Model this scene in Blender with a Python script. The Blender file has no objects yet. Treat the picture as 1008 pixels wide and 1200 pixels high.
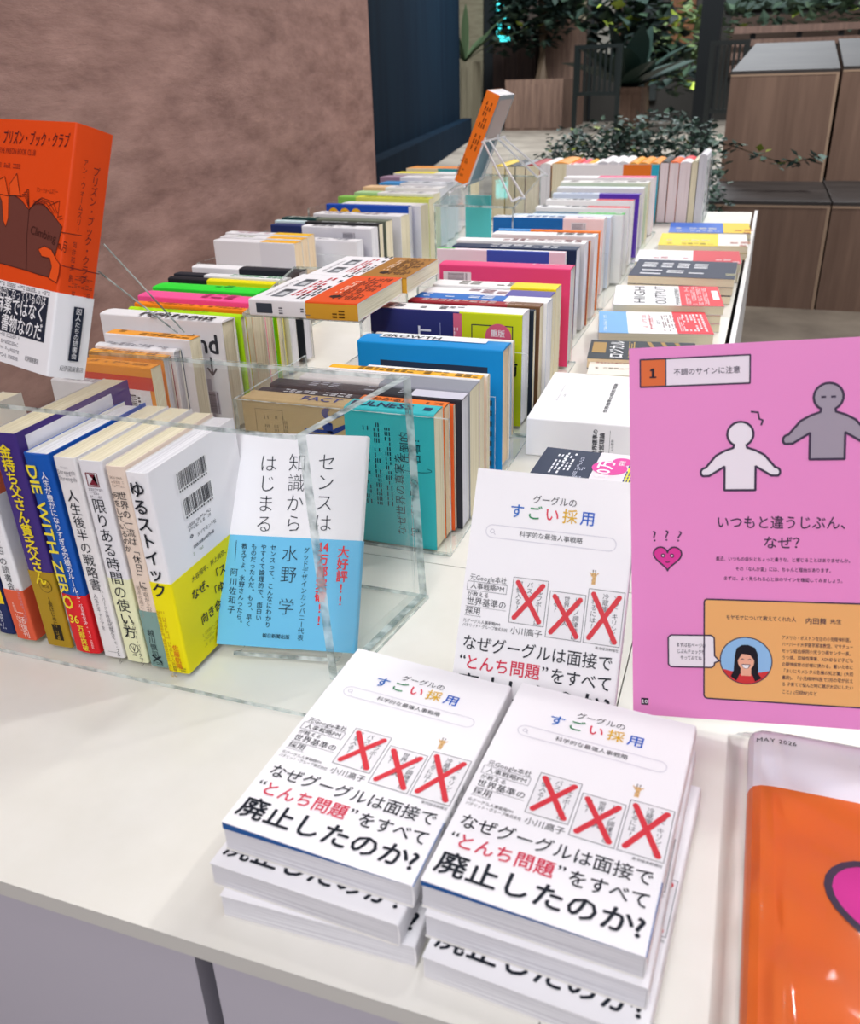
import bpy, math, random
from mathutils import Matrix, Vector
S = bpy.context.scene
COL = S.collection
RND = random.Random(7)
# ------------------------------------------------------------------ camera
RC = [[0.9441389673250247, -0.1228156535002297, 0.3058070071691416],
      [0.32850924418966015, 0.4243585747886383, -0.8438017992901495],
      [-0.026139756318186463, 0.8971265882018362, 0.4409995440824839]]
CH, FPX = 0.456, 1030.0
cd = bpy.data.cameras.new('camera'); cam = bpy.data.objects.new('camera', cd); COL.objects.link(cam)
M = Matrix([RC[0]+[0], RC[1]+[0], RC[2]+[CH], [0, 0, 0, 1]]); cam.matrix_world = M
cd.sensor_fit = 'VERTICAL'; cd.sensor_height = 24.0; cd.lens = FPX/1200*24.0
cd.clip_start = 0.02; cd.clip_end = 200
cd.dof.use_dof = True; cd.dof.focus_distance = 0.95; cd.dof.aperture_fstop = 7.5
S.camera = cam
# ------------------------------------------------------------------ light
S.view_settings.view_transform = 'Standard'; S.view_settings.look = 'None'
S.view_settings.gamma = 1; S.view_settings.exposure = 0.14
S.cycles.transparent_max_bounces = 40
S.cycles.max_bounces = 10
wd = bpy.data.worlds.new('world'); S.world = wd; wd.use_nodes = True
wd.node_tree.nodes['Background'].inputs[0].default_value = (0.86, 0.88, 1.0, 1)
wd.node_tree.nodes['Background'].inputs[1].default_value = 0.30
def lamp(name, kind, loc, target, power, color=(1, 1, 1), size=0.1, angle=100, blend=0.6, sy=None):
    l = bpy.data.lights.new(name, kind); l.energy = power; l.color = color
    if kind == 'AREA':
        l.size = size
        if sy: l.shape = 'RECTANGLE'; l.size_y = sy
    else:
        l.shadow_soft_size = size
    if kind == 'SPOT': l.spot_size = math.radians(angle); l.spot_blend = blend
    o = bpy.data.objects.new(name, l); COL.objects.link(o); o.location = loc
    o.rotation_euler = (Vector(target)-Vector(loc)).to_track_quat('-Z', 'Y').to_euler()
    return o
lamp('spot_right', 'SPOT', (0.95, 1.75, 2.0), (-0.25, 0.7, 0), 47, (1.0, 0.985, 0.97), 0.05, 95, 0.8)
lamp('spot_back', 'SPOT', (0.5, 3.6, 2.1), (-0.5, 2.3, 0), 50, (1.0, 0.985, 0.97), 0.06, 100, 0.8)
lamp('spot_left', 'SPOT', (-0.25, 1.4, 2.2), (-0.6, 0.9, 0), 15, (1.0, 0.98, 0.96), 0.05, 100, 0.8)
lamp('ambient_fill', 'AREA', (-0.1, 0.1, 2.3), (-0.3, 1.1, 0), 9, (0.97, 0.97, 1.0), 1.6)  # added overhead fill for soft ambient light, not a real fixture
lamp('front_fill', 'AREA', (-0.2, -1.5, 1.9), (-0.25, 0.8, 0), 42, (0.98, 0.97, 1.0), 1.2)  # added fill behind the camera, brightens the faces turned towards it
lamp('wall_washer', 'SPOT', (0.2, 1.6, 2.3), (-1.25, 2.0, 0.5), 34, (1.0, 0.9, 0.85), 0.1, 90, 0.9)
lamp('hall_fill', 'AREA', (-1.5, 17, 7), (-2.5, 19, 0), 2600, (0.9, 0.95, 1.0), 6)  # unseen fill added so the far hall gets some light
lamp('hall_fill_near', 'AREA', (1.2, 4.6, 3.2), (0.3, 5.6, 0), 110, (1.0, 0.95, 0.9), 1.0)  # unseen fill added to brighten the crates and the floor around them
# ------------------------------------------------------------------ pixel helpers
def ray(px, py):
    c = (px-504.0, -(py-600.0), -FPX)
    return Vector([sum(RC[i][k]*c[k] for k in range(3)) for i in range(3)])
def at(px, py, z=0.0):
    r = ray(px, py); t = (z-CH)/r.z
    return Vector((0, 0, CH))+r*t
def atY(px, py, y):
    r = ray(px, py); return Vector((0, 0, CH))+r*(y/r.y)
# ------------------------------------------------------------------ materials
def lin(h):
    h = h.lstrip('#'); v = [int(h[i:i+2], 16)/255 for i in (0, 2, 4)]
    return [x/12.92 if x <= 0.04045 else ((x+0.055)/1.055)**2.4 for x in v]+[1.0]
MC = {}
def mat(hexc, rough=0.5, spec=0.22, metal=0.0, emit=0.0):
    k = (hexc, rough, spec, metal, emit)
    if k in MC: return MC[k]
    m = bpy.data.materials.new('paint_'+hexc.strip('#')); m.use_nodes = True
    b = m.node_tree.nodes['Principled BSDF']
    b.inputs['Base Color'].default_value = lin(hexc); b.inputs['Roughness'].default_value = rough
    b.inputs['Specular IOR Level'].default_value = spec; b.inputs['Metallic'].default_value = metal
    if emit:
        b.inputs['Emission Color'].default_value = lin(hexc); b.inputs['Emission Strength'].default_value = emit
    MC[k] = m; return m
def noise_mat(name, c1, c2, scale=4, rough=0.7, stretch=(1, 1, 1), detail=8, spec=0.2, bump=0.0, lo=0.35, hi=0.65, coord='Object', dist=0.0):
    m = bpy.data.materials.new(name); m.use_nodes = True; nt = m.node_tree; N = nt.nodes; L = nt.links
    b = N['Principled BSDF']; tc = N.new('ShaderNodeTexCoord'); mp = N.new('ShaderNodeMapping'); mp.inputs['Scale'].default_value = stretch
    nz = N.new('ShaderNodeTexNoise'); nz.inputs['Scale'].default_value = scale; nz.inputs['Detail'].default_value = detail
    nz.inputs['Roughness'].default_value = 0.65; nz.inputs['Distortion'].default_value = dist
    cr = N.new('ShaderNodeValToRGB'); cr.color_ramp.elements[0].position = lo; cr.color_ramp.elements[1].position = hi
    cr.color_ramp.elements[0].color = lin(c1); cr.color_ramp.elements[1].color = lin(c2)
    L.new(tc.outputs[coord], mp.inputs[0]); L.new(mp.outputs[0], nz.inputs['Vector']); L.new(nz.outputs['Fac'], cr.inputs[0])
    L.new(cr.outputs[0], b.inputs['Base Color']); b.inputs['Roughness'].default_value = rough; b.inputs['Specular IOR Level'].default_value = spec
    if bump:
        bp = N.new('ShaderNodeBump'); bp.inputs['Strength'].default_value = bump; bp.inputs['Distance'].default_value = 0.01
        L.new(nz.outputs['Fac'], bp.inputs['Height']); L.new(bp.outputs[0], b.inputs['Normal'])
    return m
def page_mat(name, c1, c2):
    m = bpy.data.materials.new(name); m.use_nodes = True; nt = m.node_tree; N = nt.nodes; L = nt.links
    b = N['Principled BSDF']; tc = N.new('ShaderNodeTexCoord'); mp = N.new('ShaderNodeMapping')
    mp.inputs['Scale'].default_value = (0.6, 0.6, 26)
    nz = N.new('ShaderNodeTexNoise'); nz.inputs['Scale'].default_value = 1.6; nz.inputs['Detail'].default_value = 3
    cr = N.new('ShaderNodeValToRGB'); cr.color_ramp.elements[0].position = 0.35; cr.color_ramp.elements[1].position = 0.6
    cr.color_ramp.elements[0].color = lin(c1); cr.color_ramp.elements[1].color = lin(c2)
    L.new(tc.outputs['Generated'], mp.inputs[0]); L.new(mp.outputs[0], nz.inputs['Vector']); L.new(nz.outputs['Fac'], cr.inputs[0])
    L.new(cr.outputs[0], b.inputs['Base Color']); b.inputs['Roughness'].default_value = 0.8; b.inputs['Specular IOR Level'].default_value = 0.1
    return m
PAGE = {'cream': page_mat('pages_cream', '#cfc5a4', '#efe7cd'), 'white': page_mat('pages_white', '#c6c5cb', '#efeff2'),
        'pink': page_mat('pages_pink', '#dcc9cc', '#f2e6e8'), 'tan': page_mat('pages_tan', '#d8bd98', '#edd9ba'),
        'grey': page_mat('pages_grey', '#b9b9c2', '#e2e2e8')}
def clear_mat(name, tint, strength=0.9, rough=0.02, blend=0.12):
    m = bpy.data.materials.new(name); m.use_nodes = True; nt = m.node_tree; N = nt.nodes; L = nt.links
    N.remove(N['Principled BSDF']); out = N['Material Output']
    t = N.new('ShaderNodeBsdfTransparent'); t.inputs[0].default_value = tint
    g = N.new('ShaderNodeBsdfGlossy'); g.inputs['Roughness'].default_value = rough; g.inputs['Color'].default_value = (0.95, 0.97, 1, 1)
    lw = N.new('ShaderNodeLayerWeight'); lw.inputs['Blend'].default_value = blend
    mu = N.new('ShaderNodeMath'); mu.operation = 'MULTIPLY'; mu.inputs[1].default_value = strength
    mx = N.new('ShaderNodeMixShader')
    L.new(lw.outputs['Fresnel'], mu.inputs[0]); L.new(mu.outputs[0], mx.inputs[0]); L.new(t.outputs[0], mx.inputs[1]); L.new(g.outputs[0], mx.inputs[2])
    L.new(mx.outputs[0], out.inputs['Surface']); return m
ACR = clear_mat('acrylic_clear', (0.978, 0.985, 0.982, 1), 0.22)
BAGM = clear_mat('plastic_film', (0.99, 0.985, 0.988, 1), 0.9, 0.07, 0.2)
def edge_mat():
    m = bpy.data.materials.new('acrylic_edge'); m.use_nodes = True; nt = m.node_tree; N = nt.nodes; L = nt.links
    b = N['Principled BSDF']; out = N['Material Output']
    tc = N.new('ShaderNodeTexCoord'); nz = N.new('ShaderNodeTexNoise'); nz.inputs['Scale'].default_value = 70
    cr = N.new('ShaderNodeValToRGB'); cr.color_ramp.elements[0].position = 0.38; cr.color_ramp.elements[1].position = 0.62
    cr.color_ramp.elements[0].color = (0.2, 0.26, 0.255, 1); cr.color_ramp.elements[1].color = (0.78, 0.86, 0.85, 1)
    L.new(tc.outputs['Object'], nz.inputs['Vector']); L.new(nz.outputs['Fac'], cr.inputs[0]); L.new(cr.outputs[0], b.inputs['Base Color'])
    b.inputs['Roughness'].default_value = 0.12
    t = N.new('ShaderNodeBsdfTransparent'); t.inputs[0].default_value = (0.9, 0.95, 0.94, 1)
    mx = N.new('ShaderNodeMixShader'); mx.inputs[0].default_value = 0.45
    L.new(b.outputs[0], mx.inputs[2]); L.new(t.outputs[0], mx.inputs[1]); mx.inputs[0].default_value = 0.58
    L.new(mx.outputs[0], out.inputs['Surface']); return m
EDGE = edge_mat()
INK = '#1d222c'; RED = '#d8303c'; WHITE = '#f1f0f3'; PURE = '#f6f5f7'
# ------------------------------------------------------------------ mesh builder
class MB:
    def __init__(s): s.v = []; s.f = []; s.m = []; s.mats = []
    def mi(s, m):
        if m not in s.mats: s.mats.append(m)
        return s.mats.index(m)
    def add(s, vs, fs, m):
        o = len(s.v); s.v += [tuple(x) for x in vs]; k = s.mi(m)
        for f in fs: s.f.append(tuple(o+i for i in f)); s.m.append(k)
    def box(s, a, b, m, M=None, edge=None):
        x0, y0, z0 = a; x1, y1, z1 = b
        vs = [Vector(p) for p in ((x0, y0, z0), (x1, y0, z0), (x1, y1, z0), (x0, y1, z0), (x0, y0, z1), (x1, y0, z1), (x1, y1, z1), (x0, y1, z1))]
        if M: vs = [M @ p for p in vs]
        fs = [(0, 3, 2, 1), (4, 5, 6, 7), (0, 1, 5, 4), (2, 3, 7, 6), (1, 2, 6, 5), (3, 0, 4, 7)]
        if edge is None: s.add(vs, fs, m)
        else:
            d = [abs(x1-x0), abs(y1-y0), abs(z1-z0)]; ax = d.index(min(d))
            big = {2: (0, 1), 1: (2, 3), 0: (4, 5)}[ax]
            s.add(vs, [fs[i] for i in big], m); s.add(vs, [fs[i] for i in range(6) if i not in big], edge)
    def tube(s, pts, r, m, n=8, r2=None, cap=True):
        pts = [Vector(p) for p in pts]; rings = []; up = Vector((0, 0, 1))
        for i, p in enumerate(pts):
            d = (pts[min(i+1, len(pts)-1)]-pts[max(i-1, 0)]).normalized()
            a = d.cross(up)
            if a.length < 1e-3: a = d.cross(Vector((1, 0, 0)))
            a.normalize(); b = d.cross(a)
            rr = r if r2 is None else r+(r2-r)*i/max(1, len(pts)-1)
            rings.append([p+a*math.cos(2*math.pi*k/n)*rr+b*math.sin(2*math.pi*k/n)*rr for k in range(n)])
        vs = [q for rg in rings for q in rg]; fs = []
        for i in range(len(pts)-1):
            for k in range(n): fs.append((i*n+k, i*n+(k+1) % n, (i+1)*n+(k+1) % n, (i+1)*n+k))
        if cap: fs += [tuple(range(n)), tuple((len(pts)-1)*n+k for k in reversed(range(n)))]
        s.add(vs, fs, m)
    def prism(s, poly, z0, z1, m, mside=None):
        n = len(poly); vs = [(p[0], p[1], z0) for p in poly]+[(p[0], p[1], z1) for p in poly]
        s.add(vs, [tuple(reversed(range(n))), tuple(range(n, 2*n))], m)
        s.add(vs, [(i, (i+1) % n, n+(i+1) % n, n+i) for i in range(n)], mside or m)
    def build(s, name, parent=None, M=None, smooth=False):
        me = bpy.data.meshes.new(name); me.from_pydata(s.v, [], s.f)
        for m in s.mats: me.materials.append(m)
        me.polygons.foreach_set('material_index', s.m)
        if smooth: me.polygons.foreach_set('use_smooth', [True]*len(s.f))
        me.update(); o = bpy.data.objects.new(name, me); COL.objects.link(o)
        if parent: o.parent = parent
        elif M: o.matrix_world = M
        return o
def tag(o, label=None, cat=None, group=None, kind=None):
    if label: o['label'] = label
    if cat: o['category'] = cat
    if group: o['group'] = group
    if kind: o['kind'] = kind
    return o
def empty(name, M=None, loc=None):
    o = bpy.data.objects.new(name, None); COL.objects.link(o); o.empty_display_size = 0.02
    if M is not None: o.matrix_world = M
    if loc is not None: o.location = loc
    return o
def copy_thing(o):
    c = o.copy(); COL.objects.link(c)
    for ch in list(o.children):
        d = ch.copy(); COL.objects.link(d); d.parent = c
        for g in list(ch.children):
            e = g.copy(); COL.objects.link(e); e.parent = d
    return c
def frame(u, v, w, o):
    return Matrix(((u[0], v[0], w[0], o[0]), (u[1], v[1], w[1], o[1]), (u[2], v[2], w[2], o[2]), (0, 0, 0, 1)))
# ------------------------------------------------------------------ lettering
GC = {}
def glyph(ch, bold=0.0):
    k = (ch, bold)
    if k in GC: return GC[k]
    if ch in ' \u3000': GC[k] = ([], [], 0, 0.3 if ch == ' ' else 1.0, 0, 1); return GC[k]
    c = bpy.data.curves.new('g', 'FONT'); c.body = ch; c.size = 1; c.resolution_u = 2; c.offset = min(bold, 0)
    o = bpy.data.objects.new('g', c); me = bpy.data.meshes.new_from_object(o)
    vs = [(v.co.x, v.co.y) for v in me.vertices]; fs = [tuple(p.vertices) for p in me.polygons]
    bpy.data.objects.remove(o); bpy.data.curves.remove(c); bpy.data.meshes.remove(me)
    if ch == '1':
        k0 = len(vs); vs += [(.21, .682), (.21, .57), (.1, .5), (.1, .585), (.08, 0), (.42, 0), (.42, .07), (.08, .07)]; fs += [(k0, k0+1, k0+2, k0+3), (k0+4, k0+5, k0+6, k0+7)]
    xs = [p[0] for p in vs] or [0]; ys = [p[1] for p in vs] or [0]
    GC[k] = (vs, fs, min(xs), max(xs), min(ys), max(ys)); return GC[k]
def wide(ch): return ord(ch) >= 0x3000
ROTV = 'ー—（）「」｢｣…〜()'
class Face:
    """2-D drawing surface on a flat (or gently bent) side of something; P(a, b, e) gives the 3-D point."""
    def __init__(s, mb, P): s.mb = mb; s.P = P; s.e = 0.0; s.n = 0
    def poly(s, pts, col, e=0.0002, **kw):
        s.n += 1; e += 3e-6*(s.n % 40)
        s.mb.add([s.P(a, b, e+s.e) for a, b in pts], [tuple(range(len(pts)))], col if not isinstance(col, str) else mat(col, **kw))
    def rect(s, x0, y0, x1, y1, col, e=0.0002, **kw):
        s.poly([(x0, y0), (x1, y0), (x1, y1), (x0, y1)], col, e, **kw)
    def line(s, pts, w, col, e=0.00035, closed=False):
        n = len(pts); rng = range(n if closed else n-1)
        for i in rng:
            (x0, y0), (x1, y1) = pts[i], pts[(i+1) % n]; d = math.hypot(x1-x0, y1-y0) or 1e-9
            ux, uy = (x1-x0)/d*w/2, (y1-y0)/d*w/2; k = 0.35
            s.poly([(x0-ux*k+uy, y0-uy*k-ux), (x1+ux*k+uy, y1+uy*k-ux), (x1+ux*k-uy, y1+uy*k+ux), (x0-ux*k-uy, y0-uy*k+ux)], col, e)
    def outline(s, x0, y0, x1, y1, w, col, e=0.00035): s.line([(x0, y0), (x1, y0), (x1, y1), (x0, y1)], w, col, e, True)
    def disc(s, cx, cy, r, col, e=0.0003, n=28, ry=None):
        s.poly([(cx+r*math.cos(2*math.pi*k/n), cy+(ry or r)*math.sin(2*math.pi*k/n)) for k in range(n)], col, e)
    def text(s, st, x, y, size, col, dir='h', bold=0.0, anchor='l', sx=1.0, sp=0.0, rot=0.0, e=0.00045, slant=0.0, width=None):
        cols = col if isinstance(col, (list, tuple)) else None
        items = []; cur = 0.0
        for i, ch in enumerate(st):
            g = glyph(ch, bold)
            if dir == 'h':
                if wide(ch): items.append((g, cur, 0, 0, i)); cur += 1.0+sp
                else:
                    if g[0]: items.append((g, cur+0.05-g[2], 0, 0, i)); cur += g[3]-g[2]+0.11+sp
                    else: cur += g[3]+sp
            else:
                if ch in ROTV: items.append((g, -0.36-0.1, -cur-0.86+0.36, 1, i))
                elif ch in '、。，': items.append((g, 0.18, -cur-0.36, 0, i))
                elif wide(ch): items.append((g, -0.5, -cur-0.86, 0, i))
                else: items.append((g, -(g[2]+g[3])/2, -cur-0.8, 0, i))
                cur += (1.0 if (wide(ch) or ch != ' ') else 0.4)+sp
        tot = cur*size*(sx if dir == 'h' else 1)
        if width and tot > 0:
            if dir == 'h': sx *= width/tot; tot = width
            else: size *= 1
        off = {'l': 0, 'c': -tot/2, 'r': -tot}[anchor]
        ca, sa = math.cos(math.radians(rot)), math.sin(math.radians(rot))
        for g, gx, gy, r90, i in items:
            if not g[0]: continue
            c = cols[i % len(cols)] if cols else col
            for kk, (bx, by) in enumerate(((bold*.8, 0), (-bold*.8, 0), (0, bold*.8), (0, -bold*.8)) if bold > 0.004 else ((0, 0),)):
              pts = []; el = e+kk*2.5e-5+(i % 2)*1.2e-5
              for (px, py) in g[0]:
                px += bx; py += by
                if r90:
                    cx, cy = 0.5, 0.36; dx, dy = px-cx, py-cy
                    qx, qy = dy, -dx
                    qx *= 1; px2, py2 = qx, gy+qy
                else: px2, py2 = gx+px, gy+py
                if dir == 'h': lx = off+(px2+slant*py2)*size*sx; ly = py2*size
                else: lx = px2*size*sx; ly = py2*size-(off if anchor != 'l' else 0)
                pts.append((x+lx*ca-ly*sa, y+lx*sa+ly*ca))
              s.mb.add([s.P(a, b, el+s.e) for a, b in pts], g[1], mat(c, 0.5, 0.2))
    def smalltext(s, x, y, w, h, col, rows=1, gap=1.6, rot=0, seed=1):
        """illegible fine print: a row of broken dashes"""
        r = random.Random(seed); ca, sa = math.cos(math.radians(rot)), math.sin(math.radians(rot))
        for k in range(rows):
            t = 0.0
            while t < w:
                d = h*(0.5+r.random()*0.45)
                if r.random() > 0.12:
                    for (q0, q1) in ((0.0, 0.22), (0.42, 0.6), (0.8, 1.0)):
                        if r.random() < 0.8:
                            a = [(t, h*q0), (t+d, h*q0), (t+d, h*q1), (t, h*q1)]
                            s.poly([(x+p*ca-(q-k*h*gap)*sa, y+p*sa+(q-k*h*gap)*ca) for p, q in a], col, 0.0004)
                t += d+h*0.22
    def barcode(s, x, y, w, h, seed=3, rot=0, back='#f3f3f4', ink='#23242c'):
        r = random.Random(seed); ca, sa = math.cos(math.radians(rot)), math.sin(math.radians(rot))
        def q(a0, b0, a1, b1, c, e): s.poly([(x+p*ca-t*sa, y+p*sa+t*ca) for p, t in ((a0, b0), (a1, b0), (a1, b1), (a0, b1))], c, e)
        if back: q(-w*0.05, -h*0.06, w*1.05, h*1.06, back, 0.0003)
        t = 0.0
        while t < w:
            d = w*r.choice((0.012, 0.02, 0.03)); q(t, h*0.16, min(t+d, w), h, ink, 0.00045); t += d+w*r.choice((0.012, 0.02, 0.028))
        for k in range(13): q(k*w/13, 0, k*w/13+w*0.045, h*0.1, ink, 0.00045)
# ------------------------------------------------------------------ books
def MM(c): return mat(c) if isinstance(c, str) else c
def shell(mb, W, T, H0, H1, bands, bind, t=0.0007, rc=None, out=0.0, lift=0.0, bulge=0.0, u_front=None):
    """wrap-round cover: profile in the u-w plane, swept along v in colour bands (v0, v1, front, spine, back)"""
    rc = rc if rc is not None else min(0.0022, T*0.3)
    uf = W+out if u_front is None else u_front
    def lf(u): return lift*max(0.0, u/W)**1.25
    prof = []
    nb = 8
    for k in range(nb+1): prof.append((uf-(uf-rc)*k/nb, -out, 'b'))
    for k in range(1, 4):
        a = math.pi/2*k/4; prof.append((rc-out-(rc)*math.sin(a), -out+rc*(1-math.cos(a)), 's'))
    ns = 6
    for k in range(ns+1):
        q = k/ns; prof.append((-out-bulge*math.sin(math.pi*q), -out+rc+(T+2*out-2*rc)*q, 's'))
    for k in range(1, 4):
        a = math.pi/2*k/4; prof.append((-out+rc*(1-math.cos(a)), T+out-rc+rc*math.sin(a), 'f'))
    for k in range(nb+1):
        u = rc+(uf-rc)*k/nb; prof.append((u, T+out+lf(u), 'f'))
    n = len(prof)
    # simple inward offset
    inn = []
    for (u, w, z) in prof:
        cu = max(u, t) if u < rc*1.2 else u
        cw = w+t if w < T/2 else w-t
        if z == 's' and u < t: cw = min(max(w, t), T-t)
        inn.append((cu, cw, z))
    X = (lambda u: W-u) if bind == 'R' else (lambda u: u)
    for bi, (v0, v1, cf, cs, cb) in enumerate(bands):
        vs = []
        for (u, w, z) in prof: vs += [(X(u), v0, w), (X(u), v1, w)]
        o2 = len(vs)
        for (u, w, z) in inn: vs += [(X(u), v0, w), (X(u), v1, w)]
        groups = {'f': [], 's': [], 'b': []}; inner = []
        for i in range(n-1):
            z = prof[i+1][2]
            groups[z].append((2*i, 2*i+2, 2*i+3, 2*i+1)); inner.append((o2+2*i, o2+2*i+1, o2+2*i+3, o2+2*i+2))
            if bi == 0: groups[z].append((2*i, o2+2*i, o2+2*i+2, 2*i+2))
            if bi == len(bands)-1: groups[z].append((2*i+1, 2*i+3, o2+2*i+3, o2+2*i+1))
        groups['b'].append((0, 1, o2+1, o2)); groups['f'].append((2*n-2, o2+2*n-2, o2+2*n-1, 2*n-1))
        for z, c in (('f', cf), ('s', cs), ('b', cb)): mb.add(vs, groups[z], MM(c))
        mb.add(vs, inner, mat('#e9e6dd'))
class Book:
    pass
def book(label, H, W, T, Mx, bind='R', cov='#eeeeee', pages='cream', hard=False, band=None, deco=None, lift=0.0, group=None, endpaper=None, name='book', cat='book', bulge=None):
    """cov: colour, or list of (top fraction, colour or (front, spine, back)) from the foot up; band: (height, colour or triple)"""
    root = empty(name, Mx); tag(root, label, cat, group)
    if isinstance(cov, str): cov = [(1.0, cov)]
    ext = 0.0022 if hard else 0.0
    bands = []; v = 0.0
    for f, c in cov:
        c3 = c if isinstance(c, tuple) else (c, c, c)
        bands.append((v*H, f*H)+c3); v = f
    t = 0.0016 if hard else 0.0006
    cm = MB(); shell(cm, W, T, 0, H, bands, bind, t=t, lift=lift, bulge=(bulge if bulge is not None else (0.0015 if hard else 0.0004)))
    fx = (lambda u: 1 - 0)
    def lf(a):
        u = (W-a) if bind == 'R' else a
        return lift*max(0.0, u/W)**1.25
    P = {'front': lambda a, b, e: (a, b, T+e+lf(a)), 'back': lambda a, b, e: (W-a, b, -e),
         'spine': (lambda a, b, e: (W+0.0016*hard+e+0.0004, b, T-a)) if bind == 'R' else (lambda a, b, e: (-e-0.0016*hard-0.0004, b, a))}
    F = {k: Face(cm, p) for k, p in P.items()}
    bm = None
    if band:
        bm = MB(); bh, bc = band; bc3 = bc if isinstance(bc, tuple) else (bc, bc, bc)
        shell(bm, W, T, 0, bh, [(0.0, bh)+bc3], bind, t=0.0002, out=0.0006, lift=lift, bulge=(0.0015 if hard else 0.0004))
        for k, p in P.items(): F['b'+k] = Face(bm, p); F['b'+k].e = 0.0006
    B = Book(); B.H, B.W, B.T, B.F = H, W, T, F
    if deco: deco(B)
    cm.build('cover', root)
    pm = MB(); i0, i1 = t+0.0003, W-ext-0.0006
    u0, u1 = (i0, i1) if bind == 'L' else (W-i1, W-i0)
    pm.box((u0, ext+0.0006, t+0.0002), (u1, H-ext-0.0006, T-t-0.0002), PAGE[pages])
    pm.build('page_block', root)
    if bm: bm.build('paper_band', root)
    if endpaper:
        em = MB(); n = 10; vs = []
        for k in range(n+1):
            a = W*(k/n); l = lf(a)
            vs += [(a, 0.0003, T-t-0.0004), (a, 0.0003, T-t+l-0.0001), (a, 0.05, T-t+l-0.0001), (a, 0.05, T-t-0.0004)]
        fs = []
        for k in range(n):
            for j in range(3): fs.append((k*4+j, k*4+4+j, k*4+5+j, k*4+1+j))
        em.add(vs, fs, mat(endpaper, 0.5)); em.build('endpaper', root)
    return root
# ------------------------------------------------------------------ setting
FZ = -0.72
def struct(mb, name): return tag(mb.build(name), kind='structure')
WALLM = noise_mat('plaster_brown', '#6a4d46', '#a8867c', 9.0, 0.75, (1, 0.45, 1.9), 14, 0.25, 0.45, 0.24, 0.76)
def wx(y): return -0.86-0.165*y
m = MB(); m.prism([(wx(-1.5), -1.5), (wx(3.42), 3.42), (wx(3.42)-0.25, 3.42), (wx(-1.5)-0.25, -1.5)], FZ, 2.6, WALLM); struct(m, 'wall_left')
FLOORM = noise_mat('stone_floor', '#6a6259', '#8c8377', 1.6, 0.55, (1, 1, 1), 6, 0.3)
m = MB(); m.box((-16, -2, FZ-0.1), (10, 40, FZ), FLOORM); struct(m, 'floor')
NAVY = noise_mat('navy_panel', '#091521', '#0d1c28', 3, 0.85, (1, 1, 0.1), 3, 0.04)
def wallseg(name, p, q, h, th, mt, z0=FZ, stru=True):
    p, q = Vector((p[0], p[1], 0)), Vector((q[0], q[1], 0)); d = (q-p).normalized(); n = Vector((-d.y, d.x, 0))*th
    m = MB(); m.prism([tuple(p), tuple(q), tuple(q+n), tuple(p+n)], z0, z0+h, mt)
    return struct(m, name) if stru else m
wallseg('wall_back', (-3.9, 8.5), (-6.22, 19.8), 9, 0.4, NAVY)
wallseg('baseboard_back', (-3.65, 8.5), (-5.95, 19.75), 0.42, 0.2, NAVY)
# far facade across the hall
FB = 27.0
def fpanel(name, px0, px1, py0, py1, y, mt, stru=True, th=0.15):
    a = atY(px0, py1, y); b = atY(px1, py0, y); z0 = max(min(a.z, b.z), FZ)
    m = MB(); m.box((min(a.x, b.x), y, z0), (max(a.x, b.x), y+th, max(a.z, b.z)), mt)
    return m, name
BEIGE = noise_mat('beige_panel', '#6b6350', '#7c7460', 3, 0.6, (1, 1, 6), 3)
DARKM = mat('#15181a', 0.5); GLASSD = mat('#2c2f2e', 0.15, 0.6); ORWOOD = noise_mat('orange_wood', '#55351f', '#6e4628', 2, 0.55, (8, 1, 0.6), 4)
BRWOOD = noise_mat('brown_wood', '#4c3a33', '#5f4a40', 2, 0.6, (6, 6, 0.5), 4)
m = MB(); m.box((-13, FB, FZ), (9, FB+0.3, 9), mat('#2a2723', 0.6)); struct(m, 'wall_far')
for i, (a, b, c, d, mt) in enumerate([(530, 566, -60, 118, BEIGE), (567, 580, -60, 108, DARKM), (599, 640, -60, 100, mat('#3f342e')), (676, 690, -60, 60, BEIGE),
        (690, 698, -60, 140, DARKM), (699, 724, -60, 70, mat('#77736a')), (724, 732, -60, 80, ORWOOD), (782, 822, -60, 52, ORWOOD), (826, 850, -60, 60, BEIGE), (850, 1010, -60, 12, mat('#3a4a42')), (850, 1010, 12, 90, mat('#3b2c22'))]):
    mm, nn = fpanel('trim_%d' % (i+1), a, b, c, d, FB-0.2, mt); struct(mm, nn)
mm, nn = fpanel('window_1', 732, 782, -60, 118, FB-0.2, GLASSD); struct(mm, nn)
mm, nn = fpanel('window_2', 581, 599, -60, 110, FB-0.15, GLASSD); struct(mm, nn)
m, _ = fpanel('shop_sign', 582, 597, -40, 54, FB-0.5, mat('#3fd6d8', 0.4, 0.2, 0, 1.6))
tag(m.build('shop_sign'), 'glowing turquoise vertical sign panel on far facade', 'sign')
for i, (px0, px1, py1) in enumerate([(814, 838, 106)]):
    a = at(px0, py1+62, FZ); m = MB(); p0 = atY(px0, 100, 17); p1 = atY(px1, 100, 17)
    m.box((p0.x, 17, FZ), (p1.x, 17.35, 9), DARKM)
    tag(m.build('column'), 'dark square column standing behind the metal railings', 'column')
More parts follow.
